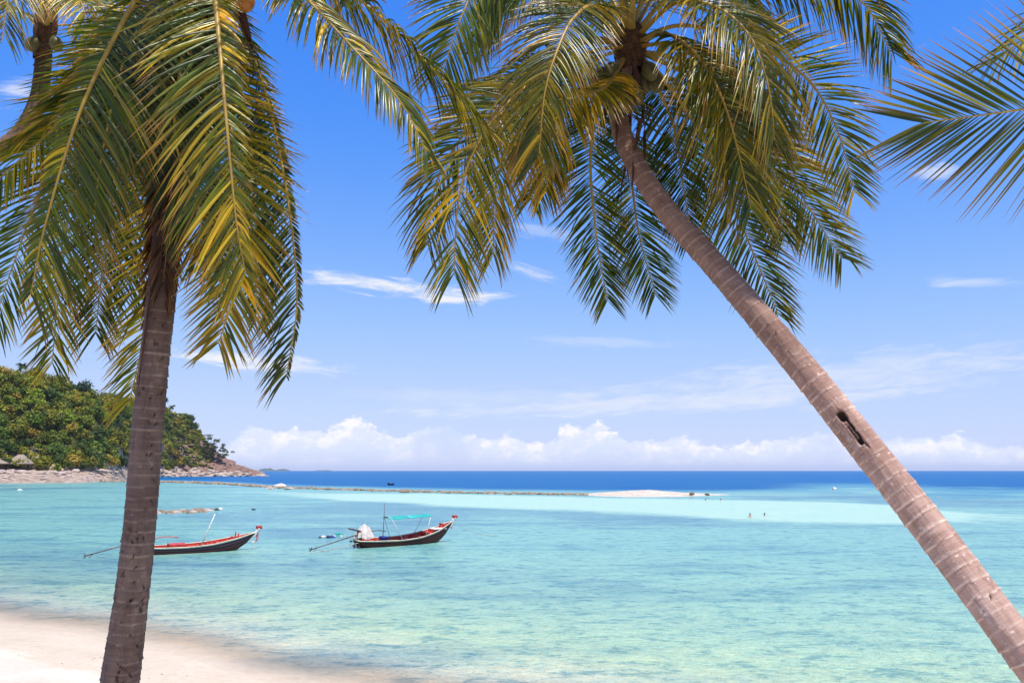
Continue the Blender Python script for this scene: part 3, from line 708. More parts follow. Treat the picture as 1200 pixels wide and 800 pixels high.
# ------------------------------------------------------------------ rocks
def icosphere(sub):
    import bmesh
    bm = bmesh.new(); bmesh.ops.create_icosphere(bm, subdivisions=sub, radius=1.0)
    v = np.array([p.co[:] for p in bm.verts]); bm.verts.index_update()
    t = np.array([[p.index for p in f.verts] for f in bm.faces]); bm.free(); return v, t
ICO = {k: icosphere(k) for k in (1, 2, 3)}
def rock_shape(sub, seed, flat=.7, ang=.55):
    v, t = ICO[sub]; rg = np.random.default_rng(seed)
    d = 1 + .55*(fbm(v[:,0]*1.3+seed, v[:,1]*1.3, v[:,2]*1.3, seed, 3)-.5)
    # chop by random planes for broken faces
    w = v*d[:,None]
    for i in range(7):
        n = rg.normal(size=3); n /= np.linalg.norm(n); k = rg.uniform(.5, .85); e = w@n
        w = w - np.where(e > k, (e-k)*ang*1.6, 0)[:,None]*n
    w[:,2] *= flat; w[:,0] *= rg.uniform(.9, 1.5)
    return w, t
def mat_rock(name, a, b_, c_):
    m, b, nt = new_mat(name, .9, .2); co = objco()
    n1 = noise(co, .8, 6, .65); n2 = noise(co, 6, 4, .6); n3 = noise(mapping(co, (.6, .6, 3.5)), 1.2, 4, .6)
    c = cmix(ss(.3, .7, n1), a, b_); c = cmix(ss(.5, .75, n3*.6+n2*.4)*.7, c, c_)
    nt.links.new(c, b.inputs['Base Color']); nt.links.new(bump(n1*.5+n2*.5, .9, .25), b.inputs['Normal']); return m
PALE = mat_rock('pale_granite', (.34, .26, .215), (.54, .445, .385), (.19, .12, .09))
RED = mat_rock('reddish_rock', (.17, .095, .075), (.27, .17, .135), (.09, .05, .042))
CORAL = mat_rock('reef_rock', (.13, .095, .065), (.42, .32, .23), (.04, .034, .03))
WHITE = mat_rock('bleached_coral_rock', (.62, .54, .46), (.74, .67, .58), (.40, .31, .24))
rock_meshes = {}
def rock_mesh(key, matl, sub=2, flat=.7, seed=0):
    if key not in rock_meshes:
        w, t = rock_shape(sub, seed, flat); o = mk('rock', w, None, t, mat=matl, smooth=False)
        rock_meshes[key] = o.data; bpy.data.objects.remove(o)
    return rock_meshes[key]
def place_rock(name, me, loc, sc, rz, label, cat, group=None, tilt=0.0):
    o = bpy.data.objects.new(name, me); COL.objects.link(o)
    o.location = [float(k) for k in loc]; o.scale = [float(k) for k in sc]; o.rotation_euler = (tilt, tilt*.6, rz)
    return tag(o, label, cat, group)

# ------------------------------------------------------------------ headland
cpx = np.array([-420, -200, -50, 0, 40, 80, 110, 130, 154, 192, 205, 217, 228, 236, 244, 258, 272, 285, 298, 308, 316])
ctop = np.array([424, 426, 429, 433, 435, 445, 453, 458, 470, 480, 483, 489, 503, 514, 524, 534, 541, 545, 547.5, 550, 557])
cdist = np.interp(cpx, [-420, 100, 140, 160, 185, 230, 316], [400, 440, 500, 640, 800, 850, 880])
def head_cols(c): return np.interp(c, cpx, cdist), np.interp(c, cpx, ctop)
def head_pt(c, off):
    """surface point of the headland: column c, 'off' metres behind the shore"""
    c = np.asarray(c, float); off = np.asarray(off, float)
    ds, top = head_cols(c)
    d = FWD[None,:] + RGT[None,:]*((c.ravel()-600)/F)[:,None] + UPV[None,:]*((400-551.)/F)
    d[:,2] = 0; d /= np.linalg.norm(d, axis=1)[:,None]; d = d.reshape(c.shape + (3,))
    wav = 9*(fbm(c*.06, c*0, seed=51)-.5)
    r = ds + wav + off
    ridge = np.interp(c, [-420, 100, 200, 240, 260, 316], [150, 140, 120, 70, 40, 14])
    treeh = np.interp(c, [-420, 120, 160, 215, 235, 250, 316], [18, 18, 12, 8, 4, 3, 2])
    ht = np.maximum(5.5 + (551-top)*(ds+ridge)/F - treeh, .5)
    beach = np.interp(c, [-420, 130, 165, 230, 316], [46, 44, 26, 18, 8]); bh = np.interp(c, [-420, 130, 165, 230, 280, 316], [6.4, 6.0, 6.0, 5.5, 2.8, .2])
    bh = np.minimum(bh, ht*.9)
    zb = bh*np.clip(off/beach, -1, 1)**1.0
    u = np.clip((off-beach)/np.maximum(ridge-beach, 3), 0, 1)
    z = np.where(off < beach, zb, bh + (ht-bh)*(1-(1-u)**1.7))
    back = np.clip((off-ridge)/(ridge*1.6), 0, 1)
    z = z*(1-back**1.5) - 3*back
    p = d*r[...,None]
    z = z + np.where(off > 0, 1, 0)*(1.6*(fbm(p[...,0]*.08, p[...,1]*.08, seed=61)-.5))*np.clip(off/10, 0, 1)
    p[...,2] = z
    return p
cc = np.concatenate([np.linspace(-420, 0, 60)[:-1], np.linspace(0, 316, 240)])
oo = np.concatenate([np.linspace(-14, 60, 60)[:-1], np.linspace(60, 400, 60)])
CC, OO = np.meshgrid(cc, oo)
scale_off = np.interp(CC, [-420, 200, 240, 316], [1, 1, .75, .16])
HV = head_pt(CC, OO*scale_off)
ridge_u = sstep(45, 62, OO*scale_off + 10*(fbm(HV[...,0]*.1, HV[...,1]*.1, seed=64)-.5))
ridge_u *= 1 - sstep(222, 240, CC)
redv = sstep(170, 205, CC)*sstep(8, 22, OO*scale_off)
def mat_head():
    m, b, nt = new_mat('headland_ground', .95, .15); co = objco(); veg = E(attr('veg').outputs['Fac'])
    n1 = noise(co, .06, 6, .65); n2 = noise(co, .35, 5, .65)
    rk = cmix(ss(.35, .65, n2), (.25, .175, .13), (.46, .36, .285)); rk = cmix(ss(.55, .7, n1)*.6, rk, (.20, .12, .09))
    rk = cmix(E(attr('red').outputs['Fac'])*.85, rk, cmix(ss(.35, .65, n2), (.13, .075, .055), (.27, .18, .14)))
    gr = cmix(ss(.35, .65, n2), (.03, .04, .008), (.09, .085, .02))
    nt.links.new(cmix(veg, rk, gr), b.inputs['Base Color']); nt.links.new(bump(n2, .9, 1.2), b.inputs['Normal']); return m
tag(mk('headland', HV.reshape(-1, 3), grid_quads(len(oo), len(cc)), attrs={'veg': ridge_u.ravel(), 'red': redv.ravel()}, mat=mat_head()), kind='structure')

# forest: crowns of leaf clumps
def mat_forest():
    m, b, nt = new_mat('forest_leaves', .75, .2); c = attr('leafcol').outputs['Color']
    nt.links.new(c, b.inputs['Base Color'])
    tr = nt.nodes.new('ShaderNodeBsdfTranslucent'); nt.links.new(cmix(1.0, c, (1.6, 1.5, .6), 'MULTIPLY'), tr.inputs['Color'])
    mx = nt.nodes.new('ShaderNodeMixShader'); mx.inputs[0].default_value = .22
    nt.links.new(b.outputs[0], mx.inputs[1]); nt.links.new(tr.outputs[0], mx.inputs[2])
    nt.links.new(mx.outputs[0], nt.nodes['Material Output'].inputs['Surface']); return m
FOREST = mat_forest()
FCOLS = np.array([[.060, .090, .012], [.10, .115, .014], [.155, .15, .016], [.20, .145, .022], [.038, .062, .014], [.125, .16, .014]])
def crown(center, rad, hgt, n, leaf, col, rg, lobes=6):
    """leaf-clump faces spread through several lobes"""
    lc = rg.normal(size=(lobes, 3)); lc /= np.linalg.norm(lc, axis=1)[:,None]; lc[:,2] = np.abs(lc[:,2])*.9 - .15
    lc *= np.array([rad, rad, hgt])*.52; lr = rg.uniform(.42, .68, lobes)
    k = rg.integers(0, lobes, n); d = rg.normal(size=(n, 3)); d /= np.linalg.norm(d, axis=1)[:,None]
    rr_ = (rg.random(n)**.35)[:,None]
    p = lc[k] + d*rr_*lr[k][:,None]*np.array([rad, rad, hgt])
    nrm = d + rg.normal(0, .55, (n, 3)) + np.array([0, 0, .35]); nrm /= np.linalg.norm(nrm, axis=1)[:,None]
    a = np.cross(nrm, rg.normal(size=(n, 3))); a /= np.linalg.norm(a, axis=1)[:,None]; b = np.cross(nrm, a)
    s = leaf*rg.uniform(.55, 1.25, n)[:,None]
    V = np.stack([p-a*s, p-b*s*.55, p+a*s, p+b*s*.55], 1).reshape(-1, 3) + center
    c = col*(.75 + .5*rg.random(n))[:,None]; c = np.hstack([c, np.ones((n, 1))]).repeat(4, 0)
    return V, np.arange(n*4).reshape(-1, 4), c
rg = np.random.default_rng(5)
cols_ = np.where(rg.random(5200) < .25, rg.uniform(165, 246, 5200), rg.uniform(-330, 240, 5200)); offs = np.where(rg.random(5200) < .25, rg.uniform(42, 60, 5200), rg.uniform(44, 190, 5200))
VV, QQ, CCo = [], [], []; nb = 0; taken = []
pts = head_pt(cols_, offs*np.interp(cols_, [-420, 150, 175, 220, 246], [1, .9, .62, .5, .42]))
for (c, of, p) in zip(cols_, offs, pts):
    sc = np.interp(c, [-420, 140, 165, 225, 246], [1, 1, .95, .62, .35])
    rad = rg.choice([rg.uniform(2.2, 3.6), rg.uniform(3.4, 5.2), rg.uniform(5.0, 7.2)], p=[.35, .45, .2])*sc
    if any((p[0]-t[0])**2 + (p[1]-t[1])**2 < ((rad+t[2])*.40)**2 for t in taken): continue
    if -40 < c < 40 and of < 62 and rg.random() < .5: continue
    taken.append((p[0], p[1], rad))
    h = rad*rg.uniform(.8, 1.25)
    lf = .85 if c > -60 else 1.3; n = int((250 if c > -60 else 100)*(rad/4.5)**2)
    w = np.clip((of-44)/120, 0, 1)
    col = FCOLS[rg.choice(6, p=np.array([.22, .22, .18*(1+w), .07*(1+w*1.2), .14, .12])/np.sum([.22, .22, .18*(1+w), .07*(1+w*1.2), .14, .12]))]*rg.uniform(.9, 1.85)
    V, q, cl = crown(p + np.array([0, 0, h*.55 + rg.uniform(0, 2.5)]), rad, h, n, lf, col, rg)
    VV.append(V); QQ.append(q+nb); CCo.append(cl); nb += len(V)
tag(mk('forest', np.vstack(VV), np.vstack(QQ), attrs={'leafcol': np.vstack(CCo)}, mat=FOREST, smooth=False), 'mass of olive and green jungle trees covering the headland slope', 'forest', kind='stuff')
TRUNKM = simple('tree_bark', (.16, .11, .08), .9, .2, .3, 2)

def tree(name, c, off, rad, h, trunk, n, leaf, col, label, group=None, lobes=6, seed=0, cat='tree'):
    rg = np.random.default_rng(seed); p = head_pt(np.array([c]), np.array([off]))[0]
    t = empty(name, p, label, cat, group)
    V, q, cl = crown(p + np.array([0, 0, trunk + h*.5]), rad, h, n, leaf, np.array(col), rg, lobes)
    mk('crown', V, q, attrs={'leafcol': cl}, mat=FOREST, parent=t, smooth=False, origin=p)
    mb = MB(); top = p + np.array([rg.normal(0, .3), 0, trunk + h*.55])
    mb.tube(spline([p - np.array([0, 0, .5]), p + np.array([.2, 0, trunk*.5]), top], 8), np.linspace(.35, .1, 8)*max(rad/4, .5), 7)
    for k in range(4):
        a = rg.uniform(0, 6.28); mb.tube(spline([p + (top-p)*.6, p + (top-p)*.8 + np.array([math.cos(a), math.sin(a), .4])*rad*.3, p + (top-p)*.95 + np.array([math.cos(a), math.sin(a), .5])*rad*.6], 5), np.linspace(.14, .04, 5), 5)
    mb.build('trunk', TRUNKM, t, True, p); return t
tree('shrub', 46, 43, 4.6, 4.8, .6, 420, .75, (.17, .19, .012), 'bright yellow green bush right of the thatched hut on the shore', seed=1, cat='shrub')
tree('shrub', 197, 20, 3.6, 3.4, .3, 300, .7, (.17, .20, .012), 'small lime green bush low on the shore right of the near palm trunk', seed=2, cat='shrub')
tree('round_tree', 217, 78, 7.0, 6.0, 4.0, 420, .9, (.035, .06, .014), 'dark round topped tree on the crest at the right end of the wood', seed=3)
tree('broadleaf_tree', 92, 118, 6.5, 6.5, 5, 420, .9, (.03, .055, .02), 'dark bluish green tree standing above the wood left of the near trunk', seed=4)
# thin feathery tree on the point
p = head_pt(np.array([246.]), np.array([30.]))[0]
cas = empty('casuarina_tree', p, 'thin grey green feathery tree on the rocks near the end of the headland', 'tree')
VV, QQ, CCo = [], [], []; nb = 0; mb = MB(); rg = np.random.default_rng(17)
for k, (dx, h) in enumerate([(-9, 19), (-5, 24), (-1, 25), (3, 21), (7, 20), (12, 16), (16, 11), (19, 7), (5, 13), (-7, 12)]):
    top = p + np.array([dx, rg.normal(0, 3), h])
    pth = spline([p + np.array([dx*.15, 0, -1]), p + np.array([dx*.4, rg.normal(0, 1), h*.4]), top], 10)
    mb.tube(pth, np.linspace(.42, .07, 10), 6)
    for f in (.4, .5, .6, .7, .8, .9, 1.0):
        ctr = p + (top-p)*f + np.array([rg.normal(0, 1.0), rg.normal(0, 1), rg.normal(0, .7)])
        V, q, cl = crown(ctr, 3.1, 2.0, 90, .50, np.array([.075, .095, .045]), rg, 3); VV.append(V); QQ.append(q+nb); CCo.append(cl); nb += len(V)
mk('crown', np.vstack(VV), np.vstack(QQ), attrs={'leafcol': np.vstack(CCo)}, mat=FOREST, parent=cas, smooth=False, origin=p)
mb.build('trunk', TRUNKM, cas, True, p)
# tall palms standing above the wood
def far_palm(c, off, h, label, seed):
    rg = np.random.default_rng(seed); p = head_pt(np.array([float(c)]), np.array([float(off)]))[0]
    t = empty('wild_palm', p, label, 'palm tree', 'palms on the headland'); top = p + np.array([rg.normal(0, .8), 0, h])
    mb = MB(); mb.tube(spline([p - np.array([0, 0, .5]), p + np.array([.6, 0, h*.5]), top], 8), np.linspace(.3, .18, 8), 7); mb.build('trunk', TRUNKM, t, True, p)
    VV, QQ, CCo = [], [], []; nb = 0
    for k in range(20):
        pth = spline(radial_frond(top, k*137.5, rg.uniform(-25, 70), rg.uniform(3.6, 5), 1.7), 9)
        u = np.linspace(0, 1, 9); w = (.75*np.sin(np.clip(u*1.0+.12, 0, 1)*math.pi)**.6+.08)[:,None]
        T, U, S = frames(pth)
        V = np.stack([pth - S*w - U*w*.55, pth, pth + S*w - U*w*.55], 1).reshape(-1, 3)
        VV.append(V); QQ.append(grid_quads(9, 3)+nb); nb += len(V)
        cl = np.ones((len(V), 4)); cl[:,:3] = np.array([.04, .065, .022])*rg.uniform(.7, 1.3); CCo.append(cl)
    mk('crown', np.vstack(VV), np.vstack(QQ), attrs={'leafcol': np.vstack(CCo)}, mat=FOREST, parent=t, smooth=False, origin=p)
far_palm(197, 92, 13, 'tall palm silhouetted on the crest just right of the near palm trunk', 1)
far_palm(189, 100, 16, 'palm on the crest half hidden behind the near palm trunk', 2)
far_palm(12, 150, 13, 'palm poking above the wood at the far left', 3)
far_palm(34, 150, 11, 'palm poking above the wood left of the drooping fronds', 4)
far_palm(64, 70, 9, 'dark palm in the middle of the wooded slope', 5)

# thatched hut and its neighbour
THATCH = simple('dry_thatch', (.34, .27, .21), .95, .1, .25, 1.5, bmp=.6); HWOOD = simple('hut_timber', (.10, .065, .05), .9, .2, .3, 2)
def hut(c, off, w, d, wall, roof, label, z0=0):
    p = head_pt(np.array([float(c)]), np.array([float(off)]))[0] + np.array([0, 0, z0]); t = empty('thatched_hut', p, label, 'hut')
    mb = MB(); mb.box(p + np.array([0, 0, .3]), (w*.46, d*.46, .15)); mb.build('floor_deck', HWOOD, t, origin=p)
    mb = MB(); mb.box(p + np.array([0, d*.1, .45 + wall/2]), (w*.36, d*.3, wall/2)); mb.build('wall', HWOOD, t, origin=p)
    for sx in (-1, 1):
        for sy in (-1, 1):
            mb = MB(); q0 = p + np.array([sx*w*.43, sy*d*.43, -1.5]); mb.tube([q0, q0 + np.array([0, 0, wall + 2.0])], .13, 7); mb.build('post', HWOOD, t, origin=p)
    # hipped roof with a thick eave
    z = .45 + wall; a, b_ = w*.56, d*.56
    V = np.array([[-a, -b_, z], [a, -b_, z], [a, b_, z], [-a, b_, z], [-a, -b_, z+.35], [a, -b_, z+.35], [a, b_, z+.35], [-a, b_, z+.35], [-w*.16, 0, z+roof], [w*.16, 0, z+roof]]) + p
    mk('roof', V, [[0,1,5,4],[1,2,6,5],[2,3,7,6],[3,0,4,7],[3,2,1,0],[4,5,9,8],[6,7,8,9]], [[5,6,9],[7,4,8]], mat=THATCH, parent=t, smooth=False, origin=p)
hut(23, 40, 8.4, 7, 2.4, 4.6, 'steep thatched hut at the edge of the wood above the rocky beach')
hut(-4, 40, 9, 7, 2.4, 2.2, 'low roofed hut cut by the left edge of the photo', z0=.2)

# boulders
rg = np.random.default_rng(23)
for i in range(150):
    c = rg.uniform(-60, 178) if i < 110 else rg.uniform(-300, -60)
    of = rg.uniform(4, 46); p = head_pt(np.array([c]), np.array([of]))[0]
    s = rg.uniform(.5, 1.6)*(1.5 if of > 28 else .8)
    place_rock('boulder', rock_mesh(('p', i % 6), PALE, 2, .6, i % 6), p + np.array([0, 0, s*.1]), (s*1.5, s, s), rg.uniform(0, 6.3), 'pale pink boulder on the rocky beach below the wooded slope', 'boulder', 'boulders along the beach of the headland')
for i in range(150):
    c = rg.uniform(176, 311); of = rg.uniform(0, 1)*np.interp(c, [176, 250, 311], [24, 22, 6]); p = head_pt(np.array([c]), np.array([of]))[0]
    s = rg.uniform(.9, 2.6)*np.interp(c, [176, 240, 311], [.9, 1.15, 1.25])
    place_rock('boulder', rock_mesh(('p', i % 6), PALE, 2, .6, i % 6), p + np.array([0, 0, s*.15]), (s*1.4, s, s), rg.uniform(0, 6.3), 'pale boulder at the foot of the headland point', 'boulder', 'boulders at the foot of the point', rg.uniform(-.4, .4))
for i in range(110):
    c = rg.uniform(206, 308); f = rg.uniform(.25, 1.15); of = f*np.interp(c, [206, 240, 260, 306], [52, 55, 36, 9]); p = head_pt(np.array([c]), np.array([of]))[0]
    s = rg.uniform(1.6, 4.2)*np.interp(c, [206, 240, 275, 306], [.8, 1.15, 1.0, .85])
    place_rock('rock_slab', rock_mesh(('r', i % 6), RED, 2, .55, 20+i % 6), p + np.array([0, 0, s*.05]), (s*1.6, s, s*.9), rg.uniform(-.5, .5), 'dark reddish slab of rock on the cliff under the feathery tree', 'rock', 'rock slabs on the headland cliff', rg.uniform(.2, .6))

# ------------------------------------------------------------------ reef, sandbar, shoal
rg = np.random.default_rng(29)
def on_reef(u):
    k = np.linspace(0, 1, len(REEF)); return np.array([np.interp(u, k, REEF[:,0]), np.interp(u, k, REEF[:,1]), 0])
VV, TT = [], []; nb = 0
for i in range(1500):
    p = on_reef(rg.random()) ; r = np.hypot(p[0], p[1]); s = rg.uniform(.2, .75)*r/250
    p = p*(1 + rg.normal(0, .012)); w, t = rock_shape(1, int(rg.integers(0, 30)), .75)
    VV.append(w*s*np.array([1.3, 1.1, 1.0]) + p + np.array([0, 0, s*.05])); TT.append(t+nb); nb += len(w)
tag(mk('reef_rubble', np.vstack(VV), None, np.vstack(TT), mat=CORAL, smooth=False), 'long low line of brown reef rubble breaking the surface across the bay', 'reef', kind='stuff')
for i in range(46):
    p = on_reef(rg.uniform(.42, .99)); r = np.hypot(p[0], p[1]); s = rg.uniform(.45, .95)*r/230
    place_rock('reef_rock', rock_mesh(('c', i % 5), CORAL, 2, .75, 40+i % 5), p*(1+rg.normal(0, .006)) + np.array([0, 0, s*.1]), (s*1.25, s, s*.8), rg.uniform(0, 6.3), 'brown rock standing up along the low reef line', 'rock', 'rocks along the reef line')
for i, (px, py, s, lab) in enumerate([(327, 569.5, 2.0, 'white bleached coral heap at the left part of the reef line'), (316, 571.5, 1.3, 'low pale rock left of the white coral heap on the reef'), (338, 572, 1.2, 'tan rock just right of the white coral heap on the reef'), (474, 575.5, 1.25, 'biggest dark round rock on the middle of the reef line'), (811, 574.6, .6, 'dark rock on the right end of the pale sandbar'), (829, 576.5, .45, 'tan rock on the tail of the sandbar')]):
    p = G(px, py + 1.2, 0); mt = WHITE if i in (0,) else (CORAL if i > 2 else PALE)
    if i > 3: p = G(px, 578.2 if i == 4 else 579.2, .5)
    place_rock('rock', rock_mesh(('s', i), mt, 3, .75, 60+i), p + np.array([0, 0, s*.1]), (s*1.3, s, s*.85), rg.uniform(0, 6), lab, 'rock')
for i, (px, py, s) in enumerate([(185, 601, .55), (192, 600.5, .6), (199, 601.2, .65), (206, 600.8, .6), (212, 600.2, .6), (219, 599.8, .6), (226, 600.5, .6), (232, 599.5, .65), (238, 599.8, .55), (243, 598.2, .65), (247, 598, .5), (188, 598.6, .45), (215, 598, .5), (229, 597.5, .5), (223, 601, .4), (178, 600, .6), (203, 599, .5), (236, 597, .45)]):
    p = G(px, py, 0)
    place_rock('coral_rock', rock_mesh(('k', i % 5, i % 3 == 0), CORAL if i % 3 else PALE, 2, .7, 70+i % 5 + (0 if i % 3 else 9)), p + np.array([0, 0, s*.0]), (s*1.3, s*1.1, s*.9), rg.uniform(0, 6.3), 'low tan and brown coral rock in the patch behind the left boat', 'rock', 'coral rocks breaking the surface behind the left boat')
# sandbar
ctr = G(752, 579.2, 0); ctr[2] = 0
gx = np.linspace(-19, 23, 130); gy = np.linspace(-26, 30, 110); X, Y = np.meshgrid(gx, gy)
wob = .25*(fbm(X*.16, Y*.16, seed=81)-.5)
rad = np.sqrt((np.where(X > 0, X/19.5, X/14.5))**2 + (Y/np.interp(X, [-19, -6, 4, 21], [10, 19, 18, 6]))**2) + wob
Z = .95*np.clip(1-rad, -.4, 1); Z = np.where(Z > 0, Z**.85*np.interp(X, [-15, -6, 2, 8, 15], [.55, .85, 1.15, .85, .6]), Z) + .22*(fbm(X*.8, Y*.8, seed=83)-.5)*(Z > .1) + .12*(fbm(X*2.4, Y*2.4, seed=84)-.5)*(Z > .1)
def mat_bar():
    m, b, nt = new_mat('sandbar_coral', .95, .15); co = objco(); n1 = noise(co, .35, 5, .65); n2 = noise(co, 2.2, 4, .7)
    c = cmix(ss(.35, .65, n1), (.54, .45, .35), (.68, .60, .50)); c = cmix(ss(.50, .62, n2)*.7, c, (.30, .20, .12))
    nt.links.new(c, b.inputs['Base Color']); nt.links.new(bump(n2, .8, .3), b.inputs['Normal']); return m
tag(mk('sandbar', np.stack([X + ctr[0], Y + ctr[1], Z], -1).reshape(-1, 3), grid_quads(110, 130), mat=mat_bar()), kind='structure')
# far islands on the horizon
ISL = simple('distant_island', (.05, .075, .05), .95, .1, .2, .002)
for px, w, h in [(313, 110, 38), (330, 120, 26), (380, 130, 12)]:
    D_ = 11000.0; d = azdir(px); n = 24
    gx = np.linspace(-1, 1, 40); gy = np.linspace(-1, 1, 14); X, Y = np.meshgrid(gx, gy)
    Z = h*np.clip(1 - X**2, 0, 1)*np.clip(1 - Y**2, 0, 1)*(.5 + .9*fbm(X*3+px, Y*2, seed=int(px))) - 1
    lat = np.array([d[1], -d[0], 0]); V = d*D_ + X[...,None]*w*lat + Y[...,None]*w*.8*d; V[...,2] = Z
    tag(mk('island_hills', V.reshape(-1, 3), grid_quads(14, 40), mat=ISL), kind='structure')

# ------------------------------------------------------------------ longtail boats
def mat_hull(name, bands, base):
    m, b, nt = new_mat(name, .6, .2); f = attr('hv').outputs['Fac']; co = objco(); n = noise(co, 3, 5, .65); n2 = noise(mapping(co, (.8, 6, 12)), 1.0, 4, .6)
    c = ramp(f, bands, 'CONSTANT'); c = cmix(ss(.45, .75, n*.5+n2*.5)*.45, c, cmix(1.0, c, (.55, .5, .5), 'MULTIPLY'))
    nt.links.new(c, b.inputs['Base Color']); nt.links.new(bump(n2, .4, .02), b.inputs['Normal']); return m
CREAM = simple('cream_paint', (.66, .58, .44), .5, .4, .18, 3); REDP = simple('red_paint', (.58, .055, .035), .5, .4, .25, 2.5); WHITEP = simple('white_paint', (.74, .70, .66), .5, .4, .15, 3)
STEEL = simple('weathered_steel', (.16, .12, .10), .55, .5, .35, 5, metal=.4); TEALC = simple('teal_canvas', (.035, .36, .33), .8, .2, .15, 2); TARP = simple('pale_tarpaulin', (.74, .62, .56), .75, .2, .22, 2.5)
BLUEP = simple('blue_plastic', (.02, .035, .30), .45, .4, .2, 4); DARKW = simple('dark_wood', (.12, .06, .045), .8, .2, .3, 4); PINK = simple('pink_ribbon', (.75, .20, .22), .8, .2, .2, 6); GREY = simple('faded_pole', (.66, .62, .56), .6, .3, .2, 5)
ROPE = simple('mooring_rope', (.50, .46, .36), .9, .2, .2, 8)

class Boat:
    def __init__(s, L, beam, us, sheer, stern, yaw, roll, label, hullmat, inner, rail):
        s.L, s.beam, s.us, s.sh = L, beam, us, sheer
        s.root = empty('longtail_boat', stern, label, 'boat', 'longtail boats moored in the bay', rot=(roll, 0, yaw))
        n = 60; u = np.linspace(0, 1, n); m = 22
        hb = s.hb(u); g = s.g(u); k = s.k(u)
        def shell(inset, lift, name, mat, flip):
            th = np.linspace(-1, 1, m)          # port..starboard, 0 = keel
            V = np.zeros((n, m, 3)); A = np.zeros((n, m))
            for j, t in enumerate(th):
                a = abs(t); y = (hb-inset)*np.sign(t)*(1-(1-a)**1.9)**.75 if t else 0*hb
                zz = (k+lift) + (g-(k+lift))*a**1.55
                V[:,j] = np.stack([u*L + 0*zz + s.rake(u)*(a**1.2), np.clip(y, -9, 9) if t else y, zz], 1); A[:,j] = a
            q = grid_quads(n, m)
            if flip: q = q[:, ::-1]
            tr = np.arange(m); ts = None
            cap = np.array([[0, j+1, j] for j in range(1, m-1)])
            return mk(name, V.reshape(-1, 3), q, cap, attrs={'hv': (((V[...,2]-k[:,None])/(g-k)[:,None])).ravel()}, mat=mat, parent=s.root)
        shell(0, 0, 'hull', hullmat, False); shell(.05, .09, 'inner_planking', inner, True)
        for sg in (-1, 1):
            pth = np.stack([u*L + s.rake(u), sg*(hb+.005), g+.015], 1)
            mb = MB(); mb.tube(pth, .036, 8); mb.build('gunwale', rail, s.root, True)
        mb = MB(); mb.tube(np.array([[s.rake(0), -hb[0], g[0]], [s.rake(0), hb[0], g[0]]]), .05, 8); mb.build('transom_rail', rail, s.root, True)
        for uu in np.linspace(.16, .88, 9):
            mb = MB(); y = np.linspace(-1, 1, 9); h_ = s.hb(uu)-.06
            mb.tube(np.stack([np.full(9, uu*L), y*h_, s.k(uu) + .13 + (s.g(uu)-.08-s.k(uu)-.13)*np.abs(y)**2.2], 1), .03, 6); mb.build('rib', inner, s.root, True)
    def hb(s, u): return s.beam/2*np.clip(np.interp(u, [0, .12, .35, .6, .8, .92, 1], [.62, .82, 1, .96, .66, .30, .035]), .03, 1)
    def g(s, u): return np.interp(u, np.linspace(0, 1, 60), np.convolve(np.pad(np.interp(np.linspace(0, 1, 60), s.us, s.sh), 4, 'edge'), np.ones(9)/9, 'valid'))
    def k(s, u): return np.interp(u, [0, .06, .15, .7, .85, .95, 1], [.06, -.12, -.22, -.22, -.05, .42, .85])*1.0 + np.clip(np.asarray(u)-.9, 0, 1)*(s.sh[-1]-1.2)*5
    def rake(s, u): return np.asarray(u, float)**4*.35 - .28*(1-np.clip(np.asarray(u, float)/.12, 0, 1))
    def part(s, mb, name, mat, smooth=False): return mb.build(name, mat, s.root, smooth)
    def world(s, p):
        M = Matrix.LocRotScale(s.root.location, s.root.rotation_euler.to_quaternion(), None); return np.array(M @ Vector(p))
    def bench(s, u, w=.22, dz=-.10, mat=REDP):
        mb = MB(); mb.box((u*s.L, 0, s.g(u)+dz), (w/2, s.hb(u)-.07, .025)); s.part(mb, 'bench', mat)
    def prow(s, mat, tipmat):
        L = s.L; g1 = s.g(1.0)
        pth = spline([[L*.985, 0, s.k(.985)+.1], [L+.22, 0, g1*.8], [L+.36, 0, g1+.03], [L+.50, 0, g1+.30]], 14)
        mb = MB(); mb.tube(pth, np.linspace(.06, .15, 14), 8); s.part(mb, 'prow', mat, True)
        e = pth[-1]; d = pth[-1]-pth[-3]; d /= np.linalg.norm(d)
        mb = MB(); mb.box(e + d*.06, (.19, .13, .10)); s.part(mb, 'prow_tip', tipmat)
        return pth
    def ribbon(s, p, mat, n=4, ln=.6, seed=0):
        rg = np.random.default_rng(seed); VV, QQ = [], []; b = 0
        for i in range(n):
            k = np.linspace(0, 1, 8); y0 = rg.normal(0, .05)
            c = np.stack([p[0] + .05*np.sin(k*4+i) + rg.normal(0, .03)*k, np.full(8, p[1]+y0) + .06*np.sin(k*3+i*2)*k, p[2] - ln*rg.uniform(.7, 1)*k], 1)
            w = .035; V = np.stack([c - [w, 0, 0], c + [w*.6, w*.7, 0]], 1).reshape(-1, 3); VV.append(V); QQ.append(grid_quads(8, 2)+b); b += 16
        mk('ribbon', np.vstack(VV), np.vstack(QQ), mat=mat, parent=s.root)
    def engine(s, tail, tailz, tiller=True, tcol=None):
        g0 = s.g(.03)
        mb = MB(); mb.tube([[.1, 0, g0-.15], [.1, 0, g0+.30]], .06, 8); mb.box((.1, 0, g0-.12), (.12, .3, .05)); s.part(mb, 'engine_mount', STEEL)
        mb = MB(); mb.box((.25, 0, g0+.50), (.42, .20, .20)); mb.box((.35, 0, g0+.76), (.22, .14, .08)); mb.tube([[-.1, 0, g0+.45], [-.45, 0, g0+.36]], [.15, .06], 10)
        mb.tube([[.5, -.1, g0+.8], [.55, -.12, g0+1.0]], .05, 8); mb.tube([[.1, .1, g0+.62], [-.95, .12, g0+.86]], .06, 8); s.part(mb, 'engine', STEEL)
